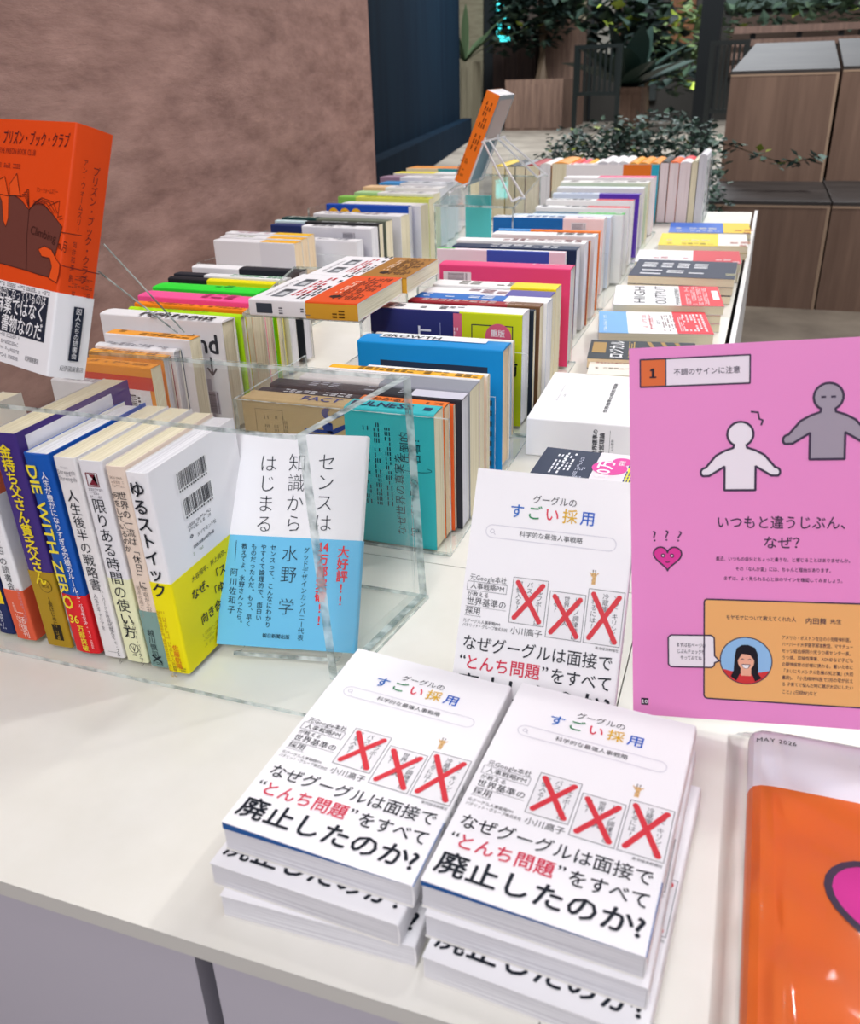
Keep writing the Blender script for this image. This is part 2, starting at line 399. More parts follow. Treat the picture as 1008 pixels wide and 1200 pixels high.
# ------------------------------------------------------------------ counters
TOPM = noise_mat('counter_white', '#e4e2d8', '#ebe9e1', 8, 0.32, (1, 1, 1), 4, 0.45)
EDGEM = mat('#d5d3cc', 0.4); GREYM = mat('#c6c2cc', 0.5); GAPM = mat('#2c3a44', 0.4)
YF, YB = 0.286, 0.757
def counter(label, poly, door_x, name='counter'):
    r = empty(name, loc=(poly[0][0], poly[0][1], 0)); tag(r, label, 'counter')
    inv = Matrix.Translation((-poly[0][0], -poly[0][1], 0))
    def sub(m, nm): o = m.build(nm, r); o.matrix_parent_inverse = inv; return o
    m = MB(); m.prism(poly, -0.0135, 0.0, TOPM, EDGEM); sub(m, 'worktop')
    return r, sub
xs = -0.0555; xg = at(232, 1112, -0.02).x
xl = wx(YF)+0.01
r, sub = counter('white display counter at the front left with two grey doors, carrying acrylic book case', [(xl, YF), (xs, YF), (xs, YB), (wx(YB)+0.01, YB)], xg)
m = MB(); m.prism([(xl+0.01, YF+0.03), (xs, YF+0.03), (xs, YB), (wx(YB)+0.02, YB)], FZ, -0.0135, GAPM); sub(m, 'cabinet')
for x0, x1 in ((xl+0.012, xg-0.0065), (xg+0.0065, xs-0.002)):
    m = MB(); m.box((x0, YF+0.012, FZ+0.06), (x1, YF+0.0295, -0.018), GREYM); sub(m, 'door')
r, sub = counter('white display counter at the front right, under pink pamphlet and bagged magazine', [(xs+0.001, YF), (0.42, YF), (0.42, YB), (xs+0.001, YB)], 0)
m = MB(); m.box((xs+0.001, YF+0.03, FZ), (0.41, YB, -0.0135), GAPM); sub(m, 'cabinet')
m = MB(); m.box((xs+0.004, YF+0.012, FZ+0.06), (0.41, YF+0.0295, -0.018), GREYM); sub(m, 'door')
y0 = YB+0.0015
XR0, XR1 = -0.018, 0.008
r, sub = counter('long white counter running back beneath the rows of spine-up books', [(wx(y0)+0.01, y0), (XR0-0.012, y0), (XR1-0.012, 3.5), (wx(3.4)+0.01, 3.5-0.1), (wx(3.4)+0.01, 3.4)], 0)
m = MB(); m.prism([(wx(y0)+0.03, y0+0.02), (XR0-0.02, y0+0.02), (XR1-0.02, 3.48), (wx(3.4)+0.03, 3.38)], FZ, -0.0135, mat('#d9d7d4', 0.5)); sub(m, 'cabinet')
m = MB(); m.prism([(XR0-0.004, y0+0.002), (XR0+0.006, y0+0.002), (XR1+0.006, 3.5), (XR1-0.004, 3.5)], FZ, 0.006, mat('#e2e1df', 0.45)); sub(m, 'side_panel')
# ------------------------------------------------------------------ title book with crossed-out questions
GW, GH = 0.1245, 0.19
def gu_deco(B):
    f = B.F['front']; W, H = B.W, B.H
    def X(a): return a*W
    def Y(b): return H-b*H
    Z = f.text
    Z('グーグルの', X(.505), Y(.123), .056*W, INK, anchor='c', sp=-.02)
    Z('すごい採用', X(.505), Y(.19), .094*W, ['#2f6cc0', '#17884f', '#df3550', '#dfb12c', '#2d62c4'], anchor='c', bold=.012, sp=.16)
    # search pill
    x0, x1, yc, rr = X(.1), X(.9), Y(.262), .027*H
    pts = [(x0+rr+rr*math.cos(t), yc+rr*math.sin(t)) for t in [math.pi/2+math.pi*k/10 for k in range(11)]]+[(x1-rr+rr*math.cos(t), yc+rr*math.sin(t)) for t in [-math.pi/2+math.pi*k/10 for k in range(11)]]
    f.line(pts, .0007, '#d9d8df', .0003, True)
    f.line([(X(.14)+.0016*math.cos(k*.63), yc+.0016*math.sin(k*.63)) for k in range(10)], .0004, '#bcbac4', .0003, True)
    f.line([(X(.14)+.0011, yc-.0011), (X(.14)+.0026, yc-.0026)], .0004, '#bcbac4')
    Z('科学的な最強人事戦略', X(.505), Y(.27), .039*W, INK, anchor='c')
    # left column
    Z('元Google本社', X(.035), Y(.476), .044*W, INK, width=.235*W)
    Z('人事戦略PM', X(.045), Y(.511), .042*W, INK, width=.215*W); f.outline(X(.025), Y(.52), X(.275), Y(.483), .0004, '#8a8a90')
    Z('が教える', X(.03), Y(.544), .034*W, INK, width=.14*W)
    Z('世界基準の', X(.03), Y(.58), .054*W, INK, width=.255*W); f.line([(X(.03), Y(.589)), (X(.285), Y(.589))], .0003, '#77777c')
    Z('採用', X(.03), Y(.618), .05*W, INK); f.line([(X(.03), Y(.627)), (X(.135), Y(.627))], .0003, '#77777c')
    Z('元グーグル人事戦略PM', X(.025), Y(.655), .025*W, INK, width=.235*W)
    Z('バチリット・グループ株式会社', X(.025), Y(.674), .025*W, INK, width=.285*W)
    Z('小川高子', X(.325), Y(.676), .05*W, INK)
    for (a0, b0, a1, b1, cols) in ((.31, .443, .525, .632, ('ゴルフボールは', 'バスに', '何個入る?')), (.543, .48, .758, .67, ('ピアノ調律師は', '世界に何人', 'いる?')), (.772, .45, .985, .67, ('ゾウ(キリン)を', '冷蔵庫に', '入れるには?'))):
        f.rect(X(a0), Y(b1), X(a1), Y(b0), '#efeef0', .0002); f.outline(X(a0), Y(b1), X(a1), Y(b0), .0004, '#4b4b52')
        for k, st in enumerate(cols):
            Z(st, X(a1-.045-.064*k), Y(b0+.012), .0385*W, '#3a3c44', dir='v', sp=-.04)
        for p, q in (((a0+.03, b0+.02), (a1-.03, b1-.018)), ((a1-.03, b0+.022), (a0+.03, b1-.022))):
            f.line([(X(p[0]), Y(p[1])), (X(q[0]), Y(q[1]))], .0038, '#d83a44', .0006)
            for e in (p, q): f.disc(X(e[0]), Y(e[1]), .0019, '#d83a44', .0006, 10)
    # little giraffe head
    cx, cy = X(.79), Y(.40); tan = '#d9b178'
    f.poly([(cx-.0012, cy-.006), (cx+.0018, cy-.006), (cx+.0016, cy), (cx-.0008, cy)], tan, .0003)
    f.disc(cx, cy+.0012, .0024, tan, .0003, 12, .0017)
    for sx in (-.0026, .0028): f.poly([(cx+sx*.6, cy+.002), (cx+sx*1.3, cy+.0034), (cx+sx*1.2, cy+.0018)], tan, .0003)
    for sx in (-.0008, .001): f.line([(cx+sx, cy+.0026), (cx+sx, cy+.0044)], .0004, '#5a4030'); f.disc(cx+sx, cy+.0046, .0005, '#3c2c22', .0004, 8)
    for q in ((-.001, -.003), (.0008, -.0045), (.0004, -.0015)): f.disc(cx+q[0], cy+q[1], .0004, '#a9743c', .0004, 8)
    for sx in (-.0009, .001): f.disc(cx+sx, cy+.0014, .0003, '#3c2c22', .0005, 6)
    Z('東洋経済新報社', X(.985), Y(.69), .02*W, INK, anchor='r')
    Z('なぜグーグルは面接で', X(.5), Y(.765), .1*W, INK, anchor='c', width=.925*W, bold=.006)
    Z('“', X(.03), Y(.84), .1*W, INK, bold=.012); Z('とんち問題', X(.065), Y(.845), .1*W, '#d6304f', width=.475*W, bold=.014)
    Z('”', X(.545), Y(.84), .1*W, INK, bold=.012); Z('をすべて', X(.6), Y(.848), .1*W, INK, width=.37*W, bold=.012)
    Z('廃止したのか?', X(.5), Y(.95), .142*W, INK, anchor='c', width=.95*W, bold=.024)
    sp = B.F['spine']
    sp.smalltext(.004, H*.2, .05, .0045, '#55565e', 1, rot=90, seed=4)
def flat(P, yaw, z=None):
    c, s_ = math.cos(yaw), math.sin(yaw)
    return frame((c, s_, 0), (-s_, c, 0), (0, 0, 1), P)
TB = 0.0178
def gu(label, BLx, BLy, z, yaw, lift=0.0, end=None, T=TB):
    return book(label, GH, GW, T, flat((BLx, BLy, z), math.radians(yaw)), 'R', PURE, 'white', deco=gu_deco, lift=lift, endpaper=end, group='white question-title paperbacks at the front of the counter', cat='book', bulge=.0006)
gu('white paperback with red crosses, topmost of the left stack at the counter front', -.2570, .3255, 2*TB+.0012, -2.3, .0050, '#1d5aa0')
gu('white paperback, middle copy of the left front stack with its title edge showing', -.2615, .3135, TB+.0006, -2.6)
gu('white paperback, bottom copy of the left front stack resting on the counter', -.2535, .3075, 0.0003, 1.5)
gu('white paperback with red crosses, topmost of the right stack beside the bagged magazine', -.1290, .3232, 2*TB+.0012, -3.4, .0036, '#1d5aa0')
gu('white paperback, middle copy of the right front stack below the topmost one', -.1260, .3190, TB+.0006, -3.0)
gu('white paperback, bottom copy of the right front stack at the counter edge', -.1235, .3065, 0.0003, -4.2)
def lean_frame(pos, yaw, lean, roll=0):
    cr, sr = math.cos(roll), math.sin(roll); cl, sl = math.cos(lean), math.sin(lean); cy, sy = math.cos(yaw), math.sin(yaw)
    def tr(v):
        v = (v[0], v[2]*sl+v[1]*cl, v[2]*cl-v[1]*sl); return Vector((cy*v[0]-sy*v[1], sy*v[0]+cy*v[1], v[2]))
    a, b = tr((cr, 0, sr)), tr((-sr, 0, cr)); n = a.cross(b)
    return a, b, n, Vector(pos)
a, b, n, O = lean_frame((-.1807, .530, .0125), math.radians(2.1), math.radians(30.5))
T = .018
book('white paperback with red crosses displayed upright, leaning behind the two front stacks', GH*.99, .128, T, frame(a, b, n, O-n*T), 'R', PURE, 'white', deco=gu_deco, group='white question-title paperbacks at the front of the counter')
# clear easel under it
def easel(label, a, b, n, O, T, W, hgt=.12, foot=.10):
    r = empty('book_easel', loc=tuple(O)); tag(r, label, 'easel')
    inv = Matrix.Translation(-O)
    m = MB(); Mx = frame(a, b, n, O-n*(T+.0035))
    m.box((W*.15, -.004, -.001), (W*.85, hgt, .002), ACR, Mx, EDGE); o = m.build('back_plate', r); o.matrix_parent_inverse = inv
    m = MB(); m.box((W*.15, -.008, -.001), (W*.85, -.0045, T+.014), ACR, Mx, EDGE); o = m.build('ledge', r); o.matrix_parent_inverse = inv
    top = Mx @ Vector((W*.5, hgt*.85, -.003)); h = Vector((n.x, n.y, 0)).normalized(); ft = top-h*(foot*.5); ft.z = O.z-.009
    d = (ft-top); ax = a
    m = MB(); u = a; v = d.normalized(); w = u.cross(v)
    m.box((-W*.2, 0, -.001), (W*.2, d.length, .001), ACR, frame(u, v, w, top), EDGE); o = m.build('strut', r); o.matrix_parent_inverse = inv
easel('clear acrylic easel holding the upright white paperback behind the front stacks', a, b, n, O, T, .128)
# ------------------------------------------------------------------ front acrylic case and the books inside
XP = -.283
def acr_box(m, p0, p1): m.box(p0, p1, ACR, None, EDGE)
r = empty('acrylic_case', loc=(-.5, .5, 0)); tag(r, 'large clear acrylic case at front left with standing books inside and a top shelf', 'display case')
inv = Matrix.Translation((.5, -.5, 0))
def sub(m, nm): o = m.build(nm, r); o.matrix_parent_inverse = inv; return o
m = MB(); m.prism([(-.86, .492), (-.282, .492), (-.254, .69), (-.86, .69)], 0.0004, .0042, ACR, EDGE); sub(m, 'base_plate')
m = MB(); pr_ = [(-.2890, .538), (-.2815, .538), (-.2560, .690), (-.2635, .690)]
vs = [(x, y, .0046) for x, y in pr_]+[(x-.0085, y, .2245) for x, y in pr_]
m.add(vs, [(1, 2, 6, 5), (3, 0, 4, 7)], ACR); m.add(vs, [(0, 1, 5, 4), (2, 3, 7, 6), (4, 5, 6, 7), (0, 3, 2, 1)], EDGE); sub(m, 'side_panel')
m = MB(); m.prism([(-.86, .537), (-.2985, .537), (-.2735, .692), (-.86, .692)], .2202, .2240, ACR, EDGE); sub(m, 'shelf')
m = MB(); m.box((-.86, .6945, .0004), (-.27, .6960, .2240), ACR, None, EDGE); sub(m, 'back_panel')
m = MB(); m.box((-.5305, .512, .0044), (-.5280, .64, .17), ACR, None, EDGE); sub(m, 'divider')
ZB = .0050
def stand(label, xr, T, H, W, y0, bind, tilt=2.0, **kw):
    """standing book, spine towards the counter front; xr = right side x at the foot"""
    c, s_ = math.cos(math.radians(tilt)), math.sin(math.radians(tilt))
    v = Vector((-s_, 0, c)); X = Vector((c, 0, s_))
    zb = ZB
    if bind == 'R': u, w = Vector((0, -1, 0)), -X; O = Vector((xr, y0+W, zb+.0))
    else: u, w = Vector((0, 1, 0)), X; O = Vector((xr-T*c, y0, zb))
    O.z += max(0, s_*T)*(1 if bind == 'L' else 0)*0+0.0002+(T*abs(s_) if bind == 'R' else T*abs(s_)*0)
    return book(label, H, W, T, frame(u, v, w, O), bind, group='books standing spine out in the acrylic case', **kw)
def d_yuru(B):
    s, k, H, W, T = B.F['spine'], B.F['back'], B.H, B.W, B.T
    B.F['bspine'].text('ゆるストイック', T*.45, H*.965, .0148, INK, dir='v', bold=.022, sp=.02)
    sb = B.F['bspine']
    sb.text('佐藤航陽', T*.62, H*.155, .0062, '#e08a1c', dir='v', bold=.02)
    sb.smalltext(T*.3, H*.33, .07, .0028, '#c9a410', 2, rot=-90, seed=5); sb.smalltext(T*.3, H*.025, .012, .0018, INK, 2, seed=8)
    k.barcode(.034, H*.83, .042, .017, 4); k.barcode(.036, H*.70, .042, .017, 9)
    k.smalltext(.036, H*.655, .034, .0024, '#54545c', 2, seed=2); k.text('ダイヤモンド社', .046, H*.585, .0042, '#3a3a42')
    k.line([(.0385, H*.598), (.0405, H*.606), (.0385, H*.614), (.0365, H*.606)], .0008, '#3a3a42', closed=True)
    k.text('定価:本体1600円+税', .038, H*.545, .0036, '#3a3a42', bold=.01); k.smalltext(.036, H*.515, .014, .0025, '#8a9a78', 1, seed=7)
    b = B.F['bback']
    b.text('大谷翔平、井上尚弥、', .026, H*.405, .0058, INK)
    b.text('なぜ、「ストイック」', .022, H*.32, .0108, INK, bold=.012); b.text('「ゆるく', .048, H*.245, .0108, INK, bold=.012)
    b.text('向き合い', .028, H*.17, .0108, INK, bold=.012); b.smalltext(.026, H*.11, .085, .0026, '#c4b410', 3, 2.0, seed=3)
stand('white paperback with bright yellow band and barcodes, rightmost in the acrylic case', -0.4070, .0205, .186, .128, .508, 'R', cov=WHITE, pages='white', band=(.088, '#f3e600'), deco=d_yuru)
def d_teal(B):
    s, H, T = B.F['spine'], B.H, B.T
    s.text("It's not", T*.2, H*.945, .0036, '#9a8a80'); s.smalltext(T*.2, H*.925, .011, .002, '#a89488', 2, seed=2)
    s.text('世界の一流は「休日」に', T*.62, H*.89, .0082, INK, dir='v', sp=-.01); s.text('何をしているのか', T*.26, H*.885, .0068, INK, dir='v')
    s.text('年収が上がる', T*.66, H*.43, .0052, '#8f8278', dir='v'); s.text('週末の過ごし方', T*.3, H*.43, .0045, '#a3968a', dir='v')
    b = B.F['bspine']; b.text('越川慎司', T*.45, H*.205, .0072, '#1f2e33', dir='v')
    b.line([(T*.25, H*.03), (T*.72, H*.062)], .0018, '#1f2e33'); b.line([(T*.25, H*.062), (T*.72, H*.03)], .0018, '#1f2e33'); b.smalltext(T*.2, H*.015, .01, .0022, '#1f2e33', 1, seed=3)
stand('beige paperback with teal-green foot, second from right in the acrylic case', -0.4290, .0180, .188, .128, .510, 'R', cov='#ecd9c9', pages='cream', band=(.056, '#7fa09a'), deco=d_teal)
def d_limit(B):
    s, H, T = B.F['spine'], B.H, B.T
    s.outline(T*.25, H*.885, T*.72, H*.945, .0008, '#7a2332'); s.poly([(T*.3, H*.89), (T*.68, H*.89), (T*.36, H*.94), (T*.62, H*.94)], '#7a2332')
    s.smalltext(T*.22, H*.865, .013, .002, '#8b8790', 3, seed=6)
    s.text('限りある時間の使い方', T*.5, H*.83, .0136, INK, dir='v', bold=.004, sp=-.02)
    s.text('オリバー・バークマン', T*.75, H*.225, .0046, INK, dir='v'); s.text('高橋璃子訳', T*.36, H*.225, .0036, INK, dir='v')
    s.disc(T*.5, H*.075, .0048, '#3a3a34', .0003); s.disc(T*.5, H*.075, .0041, '#eef0c9', .00035)
    for q in (-1, 0, 1): s.line([(T*.5, H*.058), (T*.5+q*.0022, H*.09)], .0006, '#3a3a34')
    s.smalltext(T*.3, H*.035, .009, .0022, INK, 1, seed=4)
stand('white and pale olive paperback with red hourglass emblem in the acrylic case', -0.4500, .0225, .190, .128, .510, 'R', cov=[(.44, '#eceec4'), (1, '#e9e8ec')], pages='cream', deco=d_limit)
def d_strat(B):
    s, H, T = B.F['spine'], B.H, B.T
    s.text('Strength', T*.5, H*.925, .0056, '#8d8a90', anchor='c', sx=.8); s.text('Strength', T*.5, H*.895, .0056, '#8d8a90', anchor='c', sx=.8)
    s.text('From', T*.45, H*.95, .003, '#a5a2a8', anchor='c'); s.text('to', T*.5, H*.915, .003, '#a5a2a8', anchor='c')
    s.text('人生後半の戦略書', T*.5, H*.855, .0118, INK, dir='v', sp=0)
    s.text('ハーバード大教授が教える', T*.72, H*.37, .0042, '#7c7a80', dir='v'); s.text('人生とキャリアを', T*.36, H*.34, .0046, '#7c7a80', dir='v'); s.text('アーサー・C・ブルックス', T*.8, H*.2, .004, '#55535a', dir='v')
    s.line([(T*.3, H*.03), (T*.8, H*.03)], .0004, '#8d8a90')
stand('plain white paperback, grey latin words at the top of its spine, in the acrylic case', -0.4750, .0215, .190, .128, .510, 'R', cov='#ebe8e8', pages='cream', deco=d_strat)
def d_die(B):
    s, H, T = B.F['spine'], B.H, B.T
    B.F['bspine'].text('DIE WITH ZERO', T*.12, H*.955, .0135, '#f4e23c', rot=-90, bold=.02, width=H*.72)
    s.text('人生が豊かになりすぎる究極のルール', T*.74, H*.925, .0068, '#f2f2f6', dir='v', bold=.01, sp=-.02)
    s.text('ビル・パーキンス', T*.8, H*.345, .0044, '#f2f2f6', dir='v')
    b = B.F['bspine']; b.text('36', T*.38, H*.165, .0115, '#f4e23c', anchor='c', bold=.02, sx=.9); b.text('万部突破', T*.55, H*.155, .0068, '#f4e23c', dir='v', bold=.02)
    b.smalltext(T*.84, H*.2, .03, .002, '#f7d5d5', 1, rot=-90, seed=4); b.text('児島修訳', T*.86, H*.265, .0034, '#f7d5d5', dir='v')
    k = B.F['back']; k.rect(.012, .1, .118, .172, '#e6e5ea', .0003); k.barcode(.02, .15, .045, .012, 5)
stand('blue hardcover with yellow title and red band in the acrylic case', -0.5010, .0250, .190, .130, .510, 'R', cov='#1658b4', pages='white', hard=True, band=(.059, '#e0242c'), deco=d_die)
def d_dad(B):
    s, H, T = B.F['spine'], B.H, B.T
    B.F['bspine'].text('金持ち父さん貧乏父さん', T*.5, H*.955, .0128, '#f0d828', dir='v', bold=.03, sp=-.07)
    b = B.F['bspine']; b.disc(T*.62, H*.31, .0066, '#5b4a1c', .0003); b.disc(T*.62, H*.31, .0061, '#b08f22', .00035); b.text('改訂版', T*.62, H*.302, .003, '#2a2214', anchor='c')
    b.text('１億はじめに読む', T*.62, H*.255, .0052, '#2a2214', dir='v', sp=-.04); b.rect(T*.42, H*.035, T*.78, H*.115, '#2a2214', .0003); b.smalltext(T*.54, H*.11, H*.07, .0026, '#caa52c', 1, rot=-90, seed=5)
    k = B.F['back']; k.rect(.01, .13, .12, .2, '#e9e8ee', .0003); k.barcode(.02, .165, .045, .016, 3); k.smalltext(.075, .175, .04, .003, '#55555f', 2, seed=3)
stand('purple paperback with gold foot and yellow brush title in the acrylic case', -0.5310, .0265, .205, .146, .510, 'R', cov='#44307e', pages='cream', band=(.077, '#ae8c1f'), deco=d_dad, tilt=1.5)
def d_edo(B):
    s, H, T = B.F['spine'], B.H, B.T
    s.text('江戸の読書会', T*.52, H*.62, .0084, INK, dir='v'); s.smalltext(T*.75, H*.33, .035, .003, '#c98a90', 1, rot=-90, seed=6)
    b = B.F['bspine']; b.text('一括復刊', T*.62, H*.2, .0078, '#f7e9e2', dir='v'); b.smalltext(T*.35, H*.24, .03, .0024, '#f4cfc0', 1, rot=-90, seed=2)
stand('white paperback with salmon-red foot, left of the clear divider in the acrylic case', -0.5710, .0215, .165, .110, .510, 'R', cov=[(.87, '#efeff2'), (1, '#e8734c')], pages='cream', band=(.052, '#e2603f'), deco=d_edo)
def d_nv(B):
    s, H, T = B.F['spine'], B.H, B.T
    s.rect(T*.05, H*.22, T*.95, H*.34, '#f0d41c', .0003); s.poly([(T*.2, H*.25), (T*.8, H*.27), (T*.6, H*.31)], '#1a1a1a', .0004); s.smalltext(T*.35, H*.62, H*.25, .006, '#e9eaf2', 1, rot=-90, seed=5)
    s.smalltext(T*.4, H*.2, .025, .003, '#dfe3f2', 2, rot=-90, seed=3)
stand('navy paperback with yellow stripe and white foot text in the acrylic case', -0.5970, .0180, .150, .106, .512, 'R', cov='#1d2c5e', pages='cream', deco=d_nv)
def d_or(B):
    s, H, T = B.F['spine'], B.H, B.T
    s.smalltext(T*.35, H*.5, H*.2, .007, '#2a2014', 1, rot=-90, seed=5); s.smalltext(T*.4, H*.25, .03, .003, '#5c4014', 2, rot=-90, seed=3)
stand('orange-yellow paperback, leftmost spine seen in the acrylic case', -0.6190, .0200, .150, .106, .512, 'R', cov='#f0a22a', pages='cream', deco=d_or)
stand('tall cream paperback at the far left end of the acrylic case', -0.6445, .022, .188, .128, .512, 'R', cov='#d9d5cc', pages='cream')
# blue and white book on its easel
a, b, n, O = lean_frame((-.4040, .5490, .0100), math.radians(10.5), math.radians(31.6))
T = .0125
def d_sense(B):
    f, H, W = B.F['front'], B.H, B.W
    for k, st in enumerate(('センスは', '知識から', 'はじまる')): f.text(st, W*(.715-.217*k), H*(.915-.008*k), .0172, '#252b36', dir='v', sp=.06, bold=-.012)
    b = B.F['bfront']
    b.text('大好評!!', W*.88, H*.485, .0108, '#e0363e', dir='v', bold=.03); b.text('14', W*.735, H*.455, .011, '#e0363e', anchor='c', bold=.03, sx=.85); b.text('万部突破!!', W*.735, H*.445, .0108, '#e0363e', dir='v', bold=.03)
    b.text('グッドデザインカンパニー代表', W*.61, H*.47, .0058, '#20404e', dir='v', sp=.02)
    b.text('水野', W*.49, H*.475, .0155, '#1d2f3c', dir='v', sp=.2, bold=-.01); b.text('学', W*.49, H*.23, .0155, '#1d2f3c', dir='v', bold=-.01)
    for k, st in enumerate(('センスって、こんなにわかり', 'やすくて論理的で、面白い', 'ものだったんだ。もう、早く', '教えてよ、水野さんったら。')): b.text(st, W*(.365-.072*k), H*.475, .0056, '#143040', dir='v', bold=.006, sp=.02)
    b.line([(W*.085, H*.485), (W*.085, H*.39)], .0005, '#143040'); b.text('阿川佐和子', W*.085, H*.355, .0074, '#143040', dir='v', sp=.12)
    b.text('朝日新聞出版', W*.33, H*.045, .0042, '#143040', bold=.01)
book('white and light blue paperback displayed face out behind the case side panel', .1915, .1245, T, frame(a, b, n, O-n*T), 'R', '#f0eff2', 'white', band=(.098, ('#6cc1ea', '#5aaed8', '#6cc1ea')), deco=d_sense)
easel('clear acrylic easel holding the white and light blue paperback inside the case', a, b, n, O, T, .130, .11, .1)
# orange book on the case's top shelf
MP = [[0.9514, 0.1224, -0.2824], [-0.3071, 0.3151, -0.898], [-0.0209, 0.9411, 0.3374]]
Ou, Ov, Ow = [Vector([MP[i][k] for i in range(3)]) for k in range(3)]
Ou.normalize(); Ov = (Ov-Ou*Ov.dot(Ou)).normalized(); Ow = Ou.cross(Ov)
PT, PW, PH = .032, .128, .188
PO = Vector((-.4911, .5497, .2472))-Ou*PW
def d_prison(B):
    f, s, W, H, T = B.F['front'], B.F['spine'], B.W, B.H, B.T
    dk = '#4a1c22'
    f.text('プリズン・ブック・クラブ', W*.955, H*.905, .0118, dk, anchor='r', sx=.62, slant=.15, sp=.05); f.text('THE PRISON BOOK CLUB', W*.62, H*.862, .0062, '#8a2a1c', anchor='r', sx=.72)
    f.smalltext(W*.02, H*.805, W*.46, .0034, '#8a2a1c', 1, seed=12)
    f.text('アン・ウォームズリー', W*.9, H*.722, .0042, '#7a2416', anchor='r', sx=.7); f.text('向井和美 訳', W*.78, H*.672, .004, '#7a2416', anchor='r', sx=.8)
    br = '#6b3a31'; ln = '#3a1814'; org = '#e8541a'
    def q(x, y):
        r = ray(x*.2834, 117+y*.2834); c = Vector((0, 0, CH)); o = PO+Ow*T; h = c+r*((o-c).dot(Ow)/r.dot(Ow))-o
        return h.dot(Ou), h.dot(Ov)
    def qq(*p): return [q(*v) for v in p]
    c1 = qq((-70, 400), (-20, 385), (35, 398), (60, 395), (90, 415), (112, 445), (122, 455), (113, 560), (110, 705), (20, 680), (-70, 655))
    c2 = qq((122, 455), (140, 435), (165, 428), (190, 440), (220, 475), (258, 525), (250, 560), (228, 650), (207, 735), (160, 722), (110, 705), (113, 560))
    for cv in (c1, c2): f.poly(cv, br, .0002); f.line(cv, .0006, ln, .00035, True)
    for k in range(4):
        f.line(qq((85+8*k, 400-8*k), (105+5*k, 398-9*k), (122, 450)), .0005, ln); f.line(qq((125, 450), (150+8*k, 420-5*k), (180+14*k, 432-3*k), (215+8*k, 470)), .0005, ln)
    f.line(qq((200, 440), (248, 418), (240, 490)), .0005, ln); f.line(qq((242, 485), (258, 480)), .0004, ln); f.line(qq((246, 495), (260, 492)), .0004, ln)
    for fg in (qq((0, 330), (22, 318), (38, 400), (36, 490), (25, 525), (15, 500), (10, 420), (-6, 380)), qq((40, 352), (72, 305), (78, 350), (86, 400), (62, 395), (44, 396)),
               qq((160, 618), (185, 605), (215, 620), (235, 660), (250, 680), (246, 720), (236, 758), (203, 738), (216, 690), (207, 655), (175, 648))):
        f.poly(fg, org, .00036); f.line(fg, .0006, ln, .00045, True)
    p0, p1 = q(125, 552), q(232, 592); f.text('Climbing', p0[0], p0[1], .009, ln, rot=math.degrees(math.atan2(p1[1]-p0[1], p1[0]-p0[0])), width=math.dist(p0, p1))
    p0 = q(240, 615); f.text('n.月', p0[0], p0[1], .009, ln, rot=-8, sx=.8); f.line(qq((256, 548), (300, 556), (341, 562)), .0006, ln)
    s.line([(0, H*.45), (T, H*.447)], .0006, dk)
    s.text('プリズン・ブック・クラブ', T*.6, H*.86, .0078, dk, dir='v', sx=.8, sp=-.06); s.text('アン・ウォームズリー', T*.3, H*.875, .0054, dk, dir='v', sx=.75, sp=0); s.text('向井和美 訳', T*.26, H*.555, .0052, dk, dir='v', sx=.7, sp=.1)
    s.smalltext(T*.22, H*.405, .019, .003, '#7c3020', 3, 2.0, seed=3)
    b, sb = B.F['bfront'], B.F['bspine']
    b.smalltext(W*.22, H*.322, .092, .0028, '#64646c', 1, seed=4)
    b.rect(-W*.0+.001, H*.205, W*.93, H*.315, '#232a3a', .0002); b.rect(W*.40, H*.13, W*.93, H*.206, '#232a3a', .0002)
    b.text('彼らが夢中になっているのは', W*.91, H*.277, .0098, '#f2f2f4', anchor='r', sx=.72); b.text('酒や麻薬ではなく', W*.915, H*.216, .0145, '#f2f2f4', anchor='r', sx=.82, bold=.012); b.text('書物なのだ', W*.905, H*.142, .0145, '#f2f2f4', anchor='r', sx=.82, bold=.012)
    b.smalltext(W*.1, H*.112, .072, .0026, '#777780', 4, 2.1, seed=6); b.text('紀伊國屋書店', W*.9, H*.038, .0046, '#55555c', anchor='r', sx=.7)
    sb.rect(T*.43, H*.075, T*.71, H*.298, '#232a3a', .0002); sb.text('囚人たちの読書会', T*.57, H*.293, .005, '#f2f2f4', dir='v', sp=-.01); sb.text('紀伊國屋書店', T*.55, H*.032, .0046, '#55555c', anchor='c', sx=.75)
book('large orange-red hardcover with white band, leaning on the case top at far left', PH, PW, PT, frame(Ou, Ov, Ow, PO), 'R', '#e24a12', 'cream', hard=True, band=(PH*.342, '#efeff1'), deco=d_prison, bulge=.001)
r = empty('acrylic_easel', loc=(-.46, .66, .23)); tag(r, 'clear acrylic rod easel propping the orange-red hardcover from behind', 'easel')
inv = Matrix.Translation((.46, -.66, -.23))
for q0, q1 in (((118, 286), (213, 389)), ((112, 318), (205, 390))):
    m = MB(); p1 = at(*q1, .2240+.003); d = .0 ; p0 = atY(q0[0], q0[1], p1.y-.055)
    m.tube([p0, p1], .0032, ACR, 6); m.tube([p0+Vector((.0034, 0, 0)), p1+Vector((.0034, 0, 0))], .0009, EDGE, 5)
    o = m.build('prop_rod', r); o.matrix_parent_inverse = inv
m = MB(); p0 = at(20, 420, .2262); p1 = at(205, 390, .2262); m.tube([p0, p1], .002, ACR, 6); o = m.build('foot_rod', r); o.matrix_parent_inverse = inv
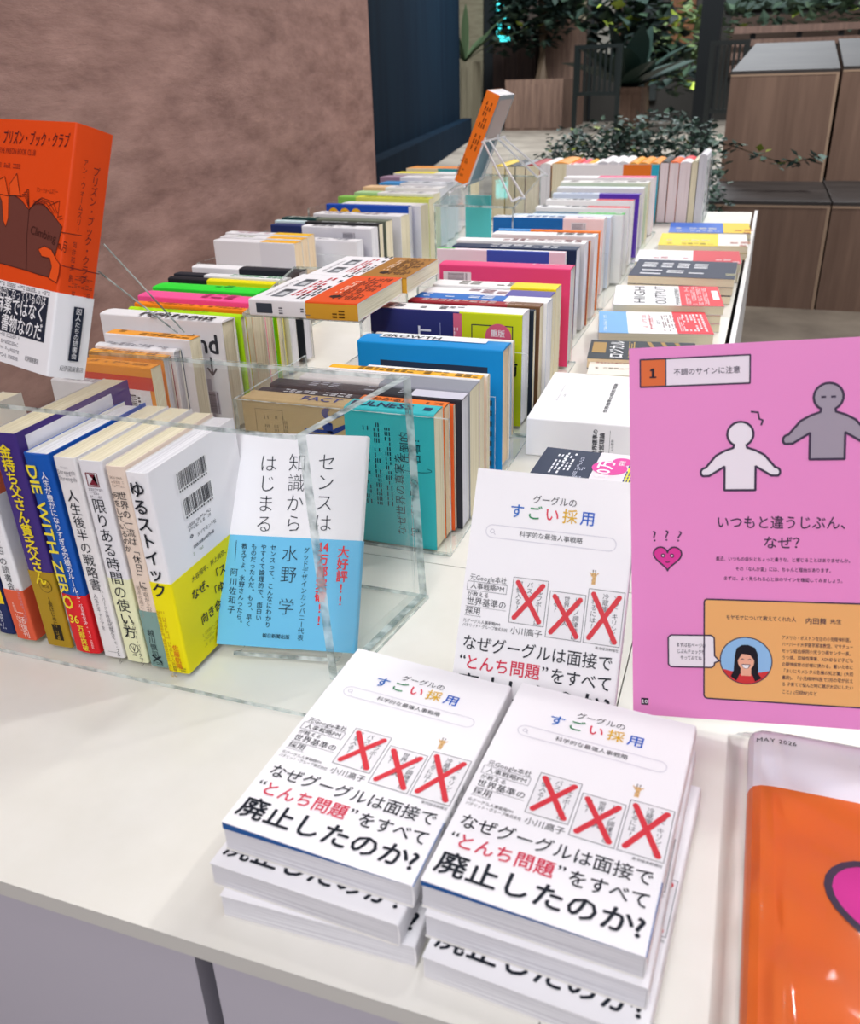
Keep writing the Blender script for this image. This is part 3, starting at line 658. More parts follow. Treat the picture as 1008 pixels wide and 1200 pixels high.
# ------------------------------------------------------------------ rows of spine-up books
def ct(f, H, st, xl, z, size, col, bold=0.0, anchor='l', width=None, sx=1.0, e=.00045): f.text(st, z, H-xl, size, col, rot=-90, bold=bold, anchor=anchor, width=width, sx=sx, e=e)
def dashes(B, face, x0, x1, z, h, col, seed): B.F[face].smalltext(z, B.H-x0, x1-x0, h, col, 1, rot=-90, seed=seed)
def box2(B, face, x0, z0, x1, z1, col, e=0.0003): B.F[face].rect(z0, B.H-x1, z1, B.H-x0, col, e)
def generic(seed, ink='#3a3c46', xs=(.25, .8), code=False, cover=True):
    def d(B):
        H, T, W = B.H, B.T, B.W
        if ink: dashes(B, 'spine', H*xs[0], H*xs[1], T*.24, T*.55, ink, seed)
        vis = 'back' if B.bind == 'L' else 'front'
        if code: B.F[vis].barcode(W-.05, H*.62, .03, .012, seed, -90) if False else B.F[vis].barcode(W-.012-.03, H*.16, .032, .03, seed, 0, '#e9e8ec', '#8c8c96')
    return d
def placed(spec, right, left_x, X, Y, T, zb, grp):
    L = (right-Vector((0, 0, 0))).dot(X)-left_x
    W = spec['h']; b = spec.get('b', 'R')
    if b == 'R': M = frame((0, 0, 1), -X, -Y, right+Y*T+Vector((0, 0, zb-right.z)))
    else: M = frame((0, 0, -1), -X, Y, right+Vector((0, 0, zb+W-right.z)))
    dec = spec.get('d')
    def deco(B):
        B.bind = b
        if dec: dec(B)
    bd = spec.get('band')
    return book(spec['lab'], L, W, T, M, b, spec.get('c', '#ecebec'), spec.get('p', 'cream'), spec.get('hard', False), (L*bd[0], bd[1]) if bd else None, deco, group=grp)
def do_row(specs, yaw, grp, zb=0.004, ysh=0.0, tmax=.04):
    c, s_ = math.cos(math.radians(yaw)), math.sin(math.radians(yaw)); X = Vector((c, s_, 0)); Y = Vector((-s_, c, 0))
    pos = []
    for sp in specs:
        if 'gap' in sp: pos.append(None); continue
        pos.append(at(sp['r'], sp['y'], sp['h']+zb).dot(Y))
    cur = -9; gaps = []; info = []
    for i, sp in enumerate(specs):
        if pos[i] is None: gaps.append(cur+.003); cur += .009; continue
        y = max(pos[i], cur)
        nx = next((pos[j]-(.009 if pos[i+1] is None else 0) for j in range(i+1, len(specs)) if pos[j] is not None), None)
        T = sp.get('T') or (min(tmax, max(.007, nx-y-.0006)) if nx else .02)
        cur = y+T+.0006
        # ray through the right / left pixel meets the vertical plane dot(Y) = y at height h
        def hit(px, py):
            r = ray(px, py); t = (y)/r.dot(Y); return Vector((0, 0, CH))+r*t
        pr_ = hit(sp['r'], sp['y']); pl = hit(sp['l'], sp.get('yl', sp['y']-4))
        right = Vector((pr_.x, pr_.y, 0)); lx = pl.dot(X)
        info.append((y, T, right, lx))
        placed(sp, right, lx, X, Y, T, zb, grp)
    return X, Y, gaps, info
MIDG = 'spine-up books in the middle row of the long counter'
def d_fact(B):
    H, W, T = B.H, B.W, B.T
    s, f = B.F['spine'], B.F['front']
    ct(s, H, 'FACT', H*.30, T*.3, T*.62, '#2b3f86', .03); 
    f.text('FACTFUL', W*.1, H*.52, W*.3, '#2b3f86', bold=.03, sx=.6); f.text('NESS', W*.52, H*.40, W*.34, '#2b3f86', bold=.03, sx=.62)
    f.smalltext(W*.5, H*.86, W*.38, .005, '#8a7a55', 3, 2.2, seed=5); f.outline(W*.42, H*.78, W*.93, H*.93, .0005, '#8a7a55')
    b, sb = B.F['bfront'], B.F['bspine']
    ct(sb, H, 'FULNESS', H*.565, T*.28, T*.62, '#1d2c55', .03); box2(B, 'bspine', H*.93, T*.3, H*.97, T*.62, '#1d2c55')
    b.text('圧倒的', W*.64, H*.13, .0115, '#143a46', bold=.008); b.text('名著！', W*.64, H*.075, .0115, '#143a46', bold=.008)
    for k in range(3): b.line([(W*(.60+.02*math.cos(t*.5)), H*(.1+.085*math.sin(t*.5)-.0*k)) for t in range(2, 12)], .0005, '#143a46')
    for k in range(3): b.smalltext(W*.3, H*(.33-.055*k), W*.6, .006, '#143a46', 1, seed=20+k)
    b.text('なぜ世界の真実を', W*.08, H*.16, .012, '#143a46'); b.text('知っているのか?', W*.08, H*.09, .0115, '#143a46')
def d_wakaru(B):
    H, W, T = B.H, B.W, B.T
    dashes(B, 'spine', H*.14, H*.5, T*.25, T*.5, '#dfe0e6', 14); ct(B.F['bspine'], H, 'わかる!!', H*.62, T*.2, T*.62, '#2a1a12', .02); B.F['bspine'].smalltext(T*.3, H*.1, H*.08, T*.28, '#2a1a12', 1, rot=-90, seed=3)
def d_grow(B):
    H, W, T = B.H, B.W, B.T
    box2(B, 'spine', H*.12, T*.45, H*.86, T*.95, '#eef2f6'); ct(B.F['spine'], H, 'GROWTH', H*.13, T*.5, T*.42, INK, .03)
    f = B.F['front']; box2(B, 'front', H*.16, W*.72, H*.9, W*.86, '#27364c'); box2(B, 'front', H*.5, W*.6, H*.9, W*.68, '#27364c')
    for k in range(7): box2(B, 'front', H*.84, W*(.04+.085*k), H*.93, W*(.085+.085*k), '#1d3346')
def d_ten(B):
    H, W, T = B.H, B.W, B.T
    dashes(B, 'spine', H*.04, H*.95, T*.3, T*.36, '#4a4850', 4)
    f = B.F['front']; ct(f, H, '点', H*.24, W*.64, .042, '#e7e7ef'); box2(B, 'front', H*.47, W*.3, H*.474, W*.9, '#9aa0c8')
    b = B.F['bfront']
    def bb(x0, z0, x1, z1, col): b.rect(z0, H-x1, z1, H-x0, col, .0003)
    bb(H*.56, W*.05, H*.615, W*.99, '#e26a86'); b.smalltext(W*.1, H*.41, W*.8, .006, '#fbe9ee', 1, seed=4)
    b.outline(W*.2, H*.06, W*.9, H*.32, .0014, '#2c2f42'); b.disc(W*.80, H*.15, .019, '#e2607e', .0005); ct(b, H, '重版', H*.80, W*.81, .0105, '#fdf3f5', .02, e=.0007); ct(b, H, '出来', H*.80, W*.72, .0105, '#fdf3f5', .02, e=.0007)
    b.smalltext(W*.74, H*.3, H*.1, .004, '#3c4a24', 3, 2, rot=-90, seed=8); ct(b, H, '長篇前', H*.66, W*.47, .024, '#22281a', .03)
def d_pink(B):
    H, W, T = B.H, B.W, B.T
    dashes(B, 'spine', H*.7, H*.9, T*.4, T*.2, '#f3d5de', 3); box2(B, 'front', H*.03, W*.78, H*.25, W*.93, '#eadfe6'); B.F['front'].barcode(W*.8, H*.78, .02, .035, 4, 0, '#eadfe6', '#8a7a88')
    box2(B, 'front', 0, W*.0, H*.86, W*.74, '#b33a62'); B.F['front'].smalltext(W*.1, H*.06, W*.55, .008, '#f6d8e2', 1, seed=3)
MID = [
 dict(lab='beige and turquoise hardcover with big navy letters, nearest in the middle row', l=285, r=508.6, y=487, h=.152, T=.028, c='#c3a878', p='cream', band=(.45, '#38b9c0'), d=d_fact),
 dict(lab='black paperback with bright orange band behind the beige and turquoise book', l=303, r=520.5, y=485, h=.150, c='#20232d', p='tan', band=(.44, '#f5791f'), d=d_wakaru),
 dict(lab='thin book with orange-red edge squeezed behind the black and orange one', l=330, r=531, y=475, h=.147, T=.007, c='#e8612c', p='cream'),
 dict(lab='dark charcoal paperback with lavender-white foot in the near middle bin', l=318, r=541, y=472.5, h=.150, c='#25272f', p='grey', band=(.26, ('#2b2c36', '#cfcedb', '#2b2c36')), d=generic(12, '#a9abb6', (.2, .7))),
 dict(lab='white book with grey lower half and brown back in the near middle bin', l=352, r=550.5, y=459, h=.152, c=[(.52, ('#8f929c', '#8f929c', '#b5562a')), (1, ('#d9d3d2', '#d9d3d2', '#b5562a'))], p='cream'),
 dict(lab='white book with yellow-orange spine strip in the near middle bin', l=385, r=562.5, y=445, h=.153, T=.018, c=('#f0eeee', '#f0eeee', '#f6b01e') and [(1, ('#efeeee', '#f8b92c', '#f6b01e'))], p='cream', d=generic(21, '#6a4a10', (.2, .95))),
 dict(lab='plain white thin book, last one in the near middle bin', l=430, r=571, y=441, h=.146, T=.012, c='#edece8', p='cream'),
 dict(gap=1),
 dict(lab='bright blue thick hardcover with dark bars on its lower edge, middle row', l=419, r=589.5, y=411, h=.158, hard=True, c='#0d8fd6', p='tan', d=d_grow),
 dict(lab='pale book with orange and blue end strip right behind the bright blue hardcover', l=440, r=601, y=401, h=.135, T=.011, c=[(1, ('#e9e6e0', '#f0f0ee', '#3a78a8'))], p='tan'),
 dict(gap=1),
 dict(lab='indigo cover book with lime band and pink round seal, middle row', l=434, r=612.5, y=370, h=.160, c=[(1, ('#2d3270', '#f0eef0', '#eceaee'))], p='white', band=(.40, ('#d6e01c', '#f2f0f0', '#f2f0f0')), d=d_ten),
 dict(lab='slim black-backed book just behind the indigo and lime one', l=470, r=626, y=364.5, h=.156, T=.012, c='#1f2936', p='cream'),
 dict(lab='maroon-spined book with brown foot in the middle row', l=478, r=633, y=360, h=.154, c='#a52a35', p='cream', band=(.24, '#7d5a3c'), d=generic(31, '#e6c7c2', (.05, .95))),
 dict(lab='blue-spined book with white script and white foot, middle row', l=486, r=641.7, y=355.6, h=.154, c='#2b6fc2', p='white', band=(.32, '#efeeee'), d=generic(32, '#e7edf6', (.05, .65))),
 dict(lab='white book with violet foot patch in front of the yellow-tabbed one', l=495, r=645, y=349, h=.154, c='#efedf0', p='cream', band=(.34, ('#5b54a0', '#5b54a0', '#efedf0')), d=generic(33, '#8a5560', (.35, .95))),
 dict(lab='white book with bright yellow foot patch just before the pink hardcover', l=507, r=652, y=339.5, h=.156, c='#f0efee', p='cream', band=(.36, '#f6dc1a'), d=generic(34, '#6f6d62', (.1, .6))),
 dict(lab='tall hot-pink hardcover with a barcode sticker in the middle row', l=515, r=669, y=315.5, h=.166, hard=True, c='#e8467e', p='white', d=d_pink),
 dict(gap=1),
 dict(lab='pale pink book with a cobalt blue patch standing behind the hot-pink hardcover', l=512, r=662.6, y=296, h=.168, T=.014, c=[(.12, '#f2d9e2'), (.6, ('#3f58b4', '#eceef2', '#eceef2')), (.86, '#f0dfe6'), (1, ('#f0dfe6', '#55c057', '#f0dfe6'))], p='white'),
 dict(lab='navy book with white letters on its top edge, middle row', l=530, r=676, y=293, h=.166, c='#1d2c4c', p='white', d=generic(41, '#eef0f6', (.3, .85))),
 dict(lab='thick white book with red and black spine print, middle row', l=535, r=686, y=285.5, h=.166, c='#f2f1f1', p='white', d=generic(42, '#7c2f38', (.28, .95))),
 dict(lab='rust-orange thin book behind the thick white one, middle row', l=556, r=692, y=283, h=.164, T=.012, c='#b5552a', p='tan'),
 dict(lab='white book with dark spine lettering before the blue and orange spine', l=577, r=697.6, y=277, h=.164, c='#efeff0', p='white', d=generic(43, '#2c2c34', (.62, .95))),
 dict(lab='book with sky-blue and orange two-tone spine in the middle row', l=584, r=704, y=271.5, h=.162, c=[(.68, '#f38335'), (1, '#4f9be0')], p='white', T=.015),
 dict(gap=1),
 dict(lab='blue cover book with blush lower part and barcode, middle row under the easel stand', l=578, r=708, y=257, h=.166, c=[(.36, '#f4dcdc'), (1, ('#1b6cb4', '#e9edf3', '#1b6cb4'))], p='white', d=generic(45, '#5a7fb0', (.3, .9), True)),
 dict(lab='pale sky-blue white book, right behind the blue and blush one', l=600, r=716, y=255, h=.160, T=.04, c='#d3e2f2', p='white'),
 dict(lab='green-spined book with dark teal upper half in the middle row', l=625, r=730.6, y=252, h=.158, c=[(.5, ('#eef0ee', '#4cbf52', '#e6ece8')), (1, ('#e9edf0', '#2f5f78', '#e6ece8'))], p='white', d=generic(46, '#eef5ee', (.5, .95))),
 dict(lab='white book with crimson foot, nearer of the two crimson-footed ones', l=628, r=737, y=244.5, h=.158, c='#f0eff0', p='white', band=(.45, ('#f0eff0', '#d42a34', '#f0eff0')), d=generic(47, '#54545e', (.05, .5))),
 dict(lab='white book with crimson top stripe, farther of the two crimson-footed ones', l=640, r=742, y=236, h=.160, c='#f3f2f2', p='white', band=(.42, ('#f0eff0', '#cf2434', '#f0eff0')), d=generic(48, '#45454e', (.05, .5))),
 dict(gap=1),
 dict(lab='violet cover book with pale blue upper half, middle row', l=648, r=750, y=228, h=.164, c=[(.46, ('#5b33b0', '#5b33b0', '#5b33b0')), (1, '#d5dff0')], p='white', T=.03, d=generic(49, '#8aa0cc', (.1, .45))),
 dict(lab='white book with green back board behind the violet one', l=653, r=754.6, y=221, h=.164, c=[(1, ('#ecebec', '#e4e9f0', '#3ab54a'))], p='white', T=.045),
 dict(lab='white book with thin grey spine rules in the far middle row', l=657, r=760, y=214.5, h=.166, c='#f1efec', p='cream', T=.06, d=generic(50, '#9a9490', (.1, .9))),
 dict(lab='white book with rose-pink stripe in the far middle row', l=661, r=767, y=209, h=.166, c='#f4f1f2', p='pink', band=(.62, ('#f3eff1', '#ea5a86', '#f3eff1')), T=.07),
 dict(gap=1),
 dict(lab='white and orange cover book with turquoise end, farthest in the middle row', l=664, r=773, y=193, h=.182, c=[(.08, '#2fb0cc'), (.38, ('#ee7a22', '#f2ede8', '#2fb0cc')), (1, ('#efeaec', '#f3f0ee', '#2fb0cc'))], p='white', T=.06, d=generic(51, '#b4505a', (.1, .6))),
]
X, Y, gaps, info = do_row(MID, 0.0, MIDG)
def bin_case(label, y0, y1, x0, x1, X, Y, hf=.10, name='acrylic_bin', zf=0.0003):
    """clear tray: base, front panel, back panel, left end"""
    o = X*x0+Y*y0; r = empty(name, frame(X, Y, Vector((0, 0, 1)), o)); tag(r, label, 'book bin', 'clear acrylic bins holding the spine-up rows')
    L, D = x1-x0, y1-y0; t = .003
    m = MB(); m.box((0, 0, zf), (L, D, zf+t), ACR, None, EDGE); m.build('base_plate', r)
    m = MB(); m.box((0, 0, zf+t), (L, t, hf), ACR, None, EDGE); m.build('front_panel', r)
    m = MB(); m.box((0, t, zf+t), (t, D, hf), ACR, None, EDGE); m.build('end_panel', r)
ys = [info[0][0]-.005]+gaps
nm = ['nearest clear acrylic bin of the middle row, around the beige and turquoise book', 'clear acrylic bin of the middle row, around the bright blue hardcover', 'clear acrylic bin of the middle row, around the indigo and lime book',
      'clear acrylic bin of the middle row, behind the hot-pink hardcover', 'clear acrylic bin of the middle row, around the blue and blush book', 'clear acrylic bin of the middle row, around the violet book', 'farthest clear acrylic bin of the middle row, around the turquoise-ended book']
ends = gaps+[info[-1][0]+info[-1][1]+.01]
for k, (a_, e_) in enumerate(zip(ys, ends)):
    xs_ = [i for i in info if a_ < i[0] < e_]
    bin_case(nm[k], a_, e_-.0045, min(i[3] for i in xs_)-.008, max(i[2].x for i in xs_)+.004, X, Y, .155 if k == 0 else .12)
LG = 'spine-up books in the left row by the plaster wall'
def d_right(B):
    H, W, T = B.H, B.W, B.T
    v = 'back' if B.bind == 'L' else 'front'; f = B.F[v]
    ct(B.F['spine'], H, 'righteous', H*.33, T*.02, T*.95, '#3a3a40', .03, width=H*.6); ct(f, H, 'mind', H*.62, W*.72, W*.24, '#3a3a40', .03, width=H*.34)
    for k in range(3):
        x = H*(.62+.13*k); f.line([(W*.68, H-x), (W*.52, H-x)], .003, '#3a3a40'); f.line([(W*.58, H-x-H*.035), (W*.52, H-x), (W*.58, H-x+H*.035)], .003, '#3a3a40')
    box2(B, v, H*.6, W*.02, H*.86, W*.48, '#b9b6c2'); f.barcode(W*.16, H*.1, W*.2, .026, 4, 0, '#c9c6d0')
def d_obar(B):
    H, W, T = B.H, B.W, B.T; f = B.F['back']
    dashes(B, 'spine', H*.1, H*.9, T*.3, T*.3, '#7a4a10', 4); box2(B, 'back', H*.1, W*.1, H*.95, W*.76, '#efeaec'); f.barcode(W*.2, H*.2, W*.5, .04, 5); box2(B, 'back', 0, W*.76, H, W*.9, '#d9402c')
NEARL = [
 dict(lab='small pale bunko book at the near left end, behind the clear case top', l=60, r=128, y=452, h=.115, T=.02, b='L', c='#e4e2e4', p='grey', d=generic(60, '#8a8a96', (.2, .8), True)),
 dict(lab='small orange and white book with barcode and red stripe, near left row', l=90, r=176, y=432, h=.128, T=.022, b='L', c='#f29a2e', p='cream', d=d_obar),
 dict(hard=True, lab='red-edged small book behind the orange barcode one', l=104, r=190, y=420, h=.130, T=.018, c=[(1, ('#f2a93c', '#f2a93c', '#a8303c'))], p='grey', d=generic(61, '#7a4a10', (.1, .9))),
 dict(hard=True, lab='small book with navy back board, near left row', l=112, r=203, y=413, h=.134, T=.018, c=[(1, ('#ece9ea', '#e9e9ec', '#24425e'))], p='grey', d=generic(62, '#6a6a76', (.1, .9))),
 dict(lab='thick white book with orange spine edge, left row before the arrow cover', l=124, r=222, y=402, h=.146, c=[(1, ('#e9e8ea', '#f0a23a', '#e9e8ea'))], T=.026, p='cream', d=generic(63, '#8a5a18', (.1, .9))),
 dict(lab='white book with large grey letters and down arrows, left row', l=118, r=259, y=378, h=.160, b='L', hard=True, c='#ebeaec', p='cream', d=d_right, T=.034),
 dict(hard=True, lab='lime-yellow book behind the arrow cover, left row', l=151, r=281.5, y=371, h=.158, c='#b6ea1e', p='cream', T=.013, d=generic(64, '#4a6a10', (.1, .7))),
 dict(lab='orange-spined slim book in front of the neon pink one', l=158, r=287, y=364, h=.158, c='#f98a1c', p='cream', T=.016, d=generic(65, '#8a3c08', (.1, .95))),
 dict(hard=True, lab='neon pink book in the left row', l=162, r=292, y=355, h=.160, c='#f75a9c', p='cream', d=generic(66, '#b0306a', (.55, .8))),
 dict(hard=True, lab='neon green book in the left row', l=179, r=301, y=344, h=.160, c='#2fe03a', p='cream', d=generic(67, '#158a24', (.55, .75))),
 dict(hard=True, lab='yellow-footed book with black upper spine, left row behind the neon green one', l=197, r=320, y=333, h=.160, c=[(.62, '#f2e21c'), (1, '#23252b')], p='cream', T=.02),
 dict(lab='white book with small green letters, left row beside the riser', l=204, r=334, y=328, h=.160, c=[(.72, '#eceef0'), (1, '#262a33')], p='white', T=.022, d=generic(68, '#2f9a5a', (.5, .95))),
 dict(hard=True, lab='white book with glossy black foot, last one in front of the tall white trio', l=225, r=350, y=319, h=.160, c=[(.55, '#23272f'), (1, '#f1f1f3')], p='grey', T=.03),
]
X1, Y1, g1, info1 = do_row(NEARL, -2.0, LG)
bin_case('clear acrylic bin of the left row, around the white arrow cover', info1[5][0]-.006, info1[8][0]-.001, info1[5][3]-.01, max(i[2].dot(X1) for i in info1[5:8])+.004, X1, Y1, .12) if False else None
FARL = [
 dict(lab='tall white thick book with yellow foot, nearest of the white trio', l=250, r=344.7, y=286, h=.168, c='#ecebee', p='tan', T=.03, band=(.42, ('#e4e3e8', '#f2b41c', '#e4e3e8')), d=generic(70, None, (.1, .3), True)),
 dict(lab='tall white thick book with yellow foot, middle of the white trio', l=258, r=352, y=281.5, h=.168, c='#ecebee', p='tan', T=.03, band=(.42, ('#e4e3e8', '#f2b41c', '#e4e3e8')), d=generic(71, '#a8b49a', (.1, .35))),
 dict(lab='tall white thick book with yellow foot, farthest of the white trio', l=264, r=360, y=277, h=.168, c='#ecebee', p='tan', T=.03, band=(.42, ('#e4e3e8', '#f2c01c', '#e4e3e8')), d=generic(72, '#c09aa4', (.1, .5))),
 dict(gap=1),
 dict(lab='white book with thin navy line along its foot, behind the white trio', l=330, r=418, y=283, h=.148, c=[(1, ('#e9e9ee', '#eeeef0', '#28407c'))], p='white', T=.03, d=generic(73, '#8a8a96', (.2, .9))),
 dict(lab='white cover book with navy left part, left row', l=317, r=435, y=268, h=.164, c=[(.68, '#ededf1'), (1, '#263468')], p='white', T=.032, d=generic(74, '#4a4a56', (.4, .8), True)),
 dict(lab='mint-topped book with black spine marks, left row', l=322, r=444, y=263, h=.164, c=[(.7, '#2a2c30'), (1, '#cfe6ea')], p='cream', T=.02, d=generic(75, '#dfe3e6', (.45, .95))),
 dict(lab='dark green book with olive-grey lower half, left row', l=330, r=452, y=259.5, h=.166, c=[(.66, '#6f7768'), (1, '#123c3a')], p='cream', T=.035, d=generic(76, '#cfd6cc', (.05, .3))),
 dict(gap=1),
 dict(lab='white book with grey spine text before the blue cover with yellow dots', l=367, r=469.6, y=253.5, h=.162, c='#eeedf0', p='cream', T=.05, d=generic(77, '#7c5a68', (.1, .9), True)),
 dict(lab='blue book with three yellow dots on its cover, left row', l=382, r=478.5, y=242, h=.166, c='#1d50b8', p='white', T=.022, d=None),
 dict(lab='plain white book between the blue dotted and the lime-yellow spine', l=400, r=493, y=241, h=.162, c='#efeeec', p='cream', T=.05),
 dict(lab='lime-yellow spined book with green stripe, left row', l=396, r=502.5, y=233, h=.166, c=[(.8, ('#d9e06a', '#e2e43a', '#cfe06a')), (1, '#8fd05a')], p='cream', T=.04, d=generic(78, '#8a9a1c', (.2, .95))),
 dict(gap=1),
 dict(lab='white book with pale green tip, left row near the wire easel', l=415, r=508, y=227.5, h=.164, c=[(.7, '#f0efef'), (1, '#b4dca0')], p='cream', T=.05, d=generic(79, '#9a9aa2', (.4, .9))),
 dict(lab='white book with peach tip, left row near the wire easel', l=425, r=515, y=221, h=.166, c=[(.7, '#f2f1f0'), (1, '#f6d0a0')], p='grey', T=.06, d=generic(80, '#8c8c98', (.4, .9))),
 dict(lab='white book with sky-blue upper half, far left row', l=444, r=523, y=216, h=.166, c=[(.68, '#e9ebf0'), (1, '#3f94d6')], p='grey', T=.07, d=generic(81, '#5a6472', (.3, .95))),
 dict(lab='white book with mauve upper spine, far left row', l=445, r=532, y=209, h=.170, c=[(.72, '#f0eff2'), (1, '#a68aa0')], p='grey', T=.07, d=generic(82, '#5a5a66', (.55, .85))),
 dict(lab='yellow-spined white book, far left row', l=461, r=540, y=204, h=.170, c=[(.4, '#eeeeee'), (1, ('#f0f0ee', '#f0e01c', '#f0f0ee'))], p='grey', T=.07),
 dict(gap=1),
 dict(lab='beige book with orange spine and teal lower cover, farthest in the left row', l=476, r=551, y=198, h=.178, c=[(.5, ('#3fa9b4', '#f08a2c', '#e9e4d8')), (1, ('#e6dcc4', '#f2a03c', '#e9e4d8'))], p='cream', T=.09),
]
def d_dots(B):
    H, W, T = B.H, B.W, B.T; f = B.F['front']
    for k in range(3): f.disc(W*.86, H-H*(.09+.14*k), .015, '#f0b81c', .0004); f.disc(W*.86, H-H*(.09+.14*k), .005, '#8a5a10', .0006)
    box2(B, 'front', H*.72, W*.2, H*.96, W*.86, '#e9ecf2'); f.smalltext(W*.4, H*.2, .03, .006, '#4a5a7c', 2, seed=4)
for q in FARL:
    if 'three yellow dots' in q.get('lab', ''): q['d'] = d_dots
X2, Y2, g2, info2 = do_row(FARL, -4.0, LG)
gl = ['clear acrylic bin of the left row, around the tall white trio', 'clear acrylic bin of the left row, around the navy-parted and dark green books', 'clear acrylic bin of the left row, around the blue dotted book',
      'clear acrylic bin of the left row, around the sky-blue and mauve books', 'farthest clear acrylic bin of the left row, around the orange-spined book']
ys2 = [info2[0][0]-.005]+g2; en2 = g2+[info2[-1][0]+info2[-1][1]+.01]
for k, (a_, e_) in enumerate(zip(ys2, en2)):
    xs_ = [i for i in info2 if a_ < i[0] < e_]
    bin_case(gl[k], a_, e_-.0045, min(i[3] for i in xs_)-.012, max(i[2].dot(X2) for i in xs_)+.004, X2, Y2, .13 if k else .125)
def vpanel(m, p, q, th, z0, z1, side=1):
    """upright clear panel from plan point p to q"""
    p, q = Vector((p[0], p[1], 0)), Vector((q[0], q[1], 0)); d = q-p; L = d.length; d.normalize()
    m.box((0, 0, z0), (L, th, z1), ACR, frame(d, Vector((-d.y, d.x, 0)), Vector((0, 0, 1)), p), EDGE)
# ------------------------------------------------------------------ riser with two lying books
ZR = .178
ra, rb_, rc_, rd_ = at(284, 367, ZR), at(424, 375, ZR), at(477, 317, ZR), at(345, 312, ZR)
r = empty('acrylic_riser', loc=tuple(ra)); tag(r, 'clear acrylic riser bridging the left row, carrying two lying orange-banded books', 'display riser')
inv = Matrix.Translation(-ra)
def sub(m, nm): o = m.build(nm, r); o.matrix_parent_inverse = inv; return o
Q = [Vector((p.x, p.y)) for p in (ra, rb_, rc_, rd_)]
m = MB(); m.prism([tuple(p) for p in Q], ZR-.004, ZR, ACR, EDGE); sub(m, 'top_plate')
m = MB(); vpanel(m, Q[1], Q[2], .0035, .0003, ZR-.0042); sub(m, 'side_panel')
def d_lie(B):
    f, H, W = B.F['front'], B.H, B.W
    for k in range(2):
        f.rect(W*(.12+.4*k), H*.74, W*(.4+.4*k), H*.86, '#70757c', .0003); f.rect(W*(.16+.4*k), H*.76, W*(.3+.4*k), H*.82, '#c4c7cb', .0004); f.rect(W*(.3+.4*k), H*.77, W*(.38+.4*k), H*.84, '#3c4046', .0004)
    f.smalltext(W*.1, H*.58, W*.8, W*.11, '#c0303c', 1, seed=31); f.smalltext(W*.5, H*.49, W*.46, W*.12, INK, 1, seed=32); f.smalltext(W*.15, H*.9, W*.6, .004, '#55555e', 1, seed=2)
    f.smalltext(W*.08, H*.49, W*.38, W*.1, '#3a3c44', 1, seed=33)
    b, sb = B.F['bfront'], B.F['bspine']
    b.disc(W*.2, H*.29, .008, '#2a1612', .0004); b.smalltext(W*.32, H*.3, W*.5, .008, '#f6e3d0', 1, seed=5)
    for k in range(3): b.smalltext(W*.12, H*(.22-.085*k), W*.78, .010, '#3a1c10', 1, seed=9+k)
    sb.smalltext(.003, H*.28, H*.24, B.T*.45, '#5a3a08', 1, rot=-90, seed=4); B.F['spine'].rect(B.T*.2, H*.78, B.T*.8, H*.93, '#3c4450', .0003); B.F['spine'].smalltext(.004, H*.72, H*.28, B.T*.4, '#6a6a72', 1, rot=-90, seed=7)
def lie(label, pl, pr_, W, T, z, bcol, scol):
    A = at(*pl, z+T); Bq = at(*pr_, z+T); d = Bq-A; L = d.length; Xd = d.normalized(); Yd = Vector((-Xd.y, Xd.x, 0))
    O = Vector((Bq.x, Bq.y, z+.0004)); M = frame(Yd, -Xd, (0, 0, 1), O)
    return book(label, L, W, T, M, 'L', '#eeedf0', 'cream', band=(L*.47, (bcol, scol, bcol)), deco=d_lie, group='books lying on the clear riser'), Yd, L, A, Bq, Xd
lb, Yd, L, A, Bq, Xd = lie('white book with orange-red band lying in front on the clear riser', (291, 350.5), (419, 357), .168, .022, ZR, '#e2541c', '#d9a030')
O = Vector((Bq.x, Bq.y, 0))+Yd*.171+Xd*.006
book('white book with ochre-brown band lying behind on the clear riser', L, .150, .0215, frame(Yd, -Xd, (0, 0, 1), Vector((O.x, O.y, ZR+.0004))), 'L', '#eeedf0', 'cream', band=(L*.47, ('#a8742c', '#d9a030', '#a8742c')), deco=d_lie, group='books lying on the clear riser')
# ------------------------------------------------------------------ riser with the wire easel and the orange book
ZR2 = .196
c4 = [at(*p, ZR2) for p in ((508, 239), (602, 242), (634, 206), (549, 203))]
r = empty('acrylic_riser', loc=tuple(c4[0])); tag(r, 'clear acrylic riser under the wire easel with the orange-spined book', 'display riser'); inv = Matrix.Translation(-c4[0])
m = MB(); m.prism([(p.x, p.y) for p in c4], ZR2-.005, ZR2, ACR, EDGE); sub(m, 'top_plate')
for k, (i, j) in enumerate(((0, 3), (1, 2))):
    p, q = c4[i], c4[j]; dx = .005 if k == 0 else -.005
    m = MB(); vpanel(m, (p.x+(0.005 if k == 0 else 0), p.y), (q.x+(0.005 if k == 0 else 0), q.y), .0035, .0003, ZR2-.0052); sub(m, 'side_panel')
bp = at(547, 218, ZR2+.012); yb = bp.y
tp = atY(586, 112, yb)
v = (tp-bp); BH = v.length; v.normalize(); u = Vector((0, -1, 0)); u = (u-v*u.dot(v)).normalized(); w = u.cross(v)
def d_wire(B):
    H, T = B.H, B.T; s = B.F['spine']
    s.smalltext(T*.3, H*.9, H*.5, T*.42, '#7a3408', 1, rot=-90, seed=14); s.smalltext(T*.25, H*.3, H*.22, T*.2, '#7a3408', 2, rot=-90, seed=4)
    k = B.F['back']; k.rect(B.W*.1, H*.5, B.W*.95, H*.95, '#b9aca6', .0003); k.rect(B.W*.02, H*.05, B.W*.98, H*.48, '#6f8f9c', .0003)
BT, BW = .036, .15
book('orange-spined book propped upright on a white wire easel above the rows', BH, BW, BT, frame(u, v, w, bp-u*BW+w*0), 'R', [(1, ('#f0802a', '#f47a1e', '#8fa0a8'))], 'white', deco=d_wire)
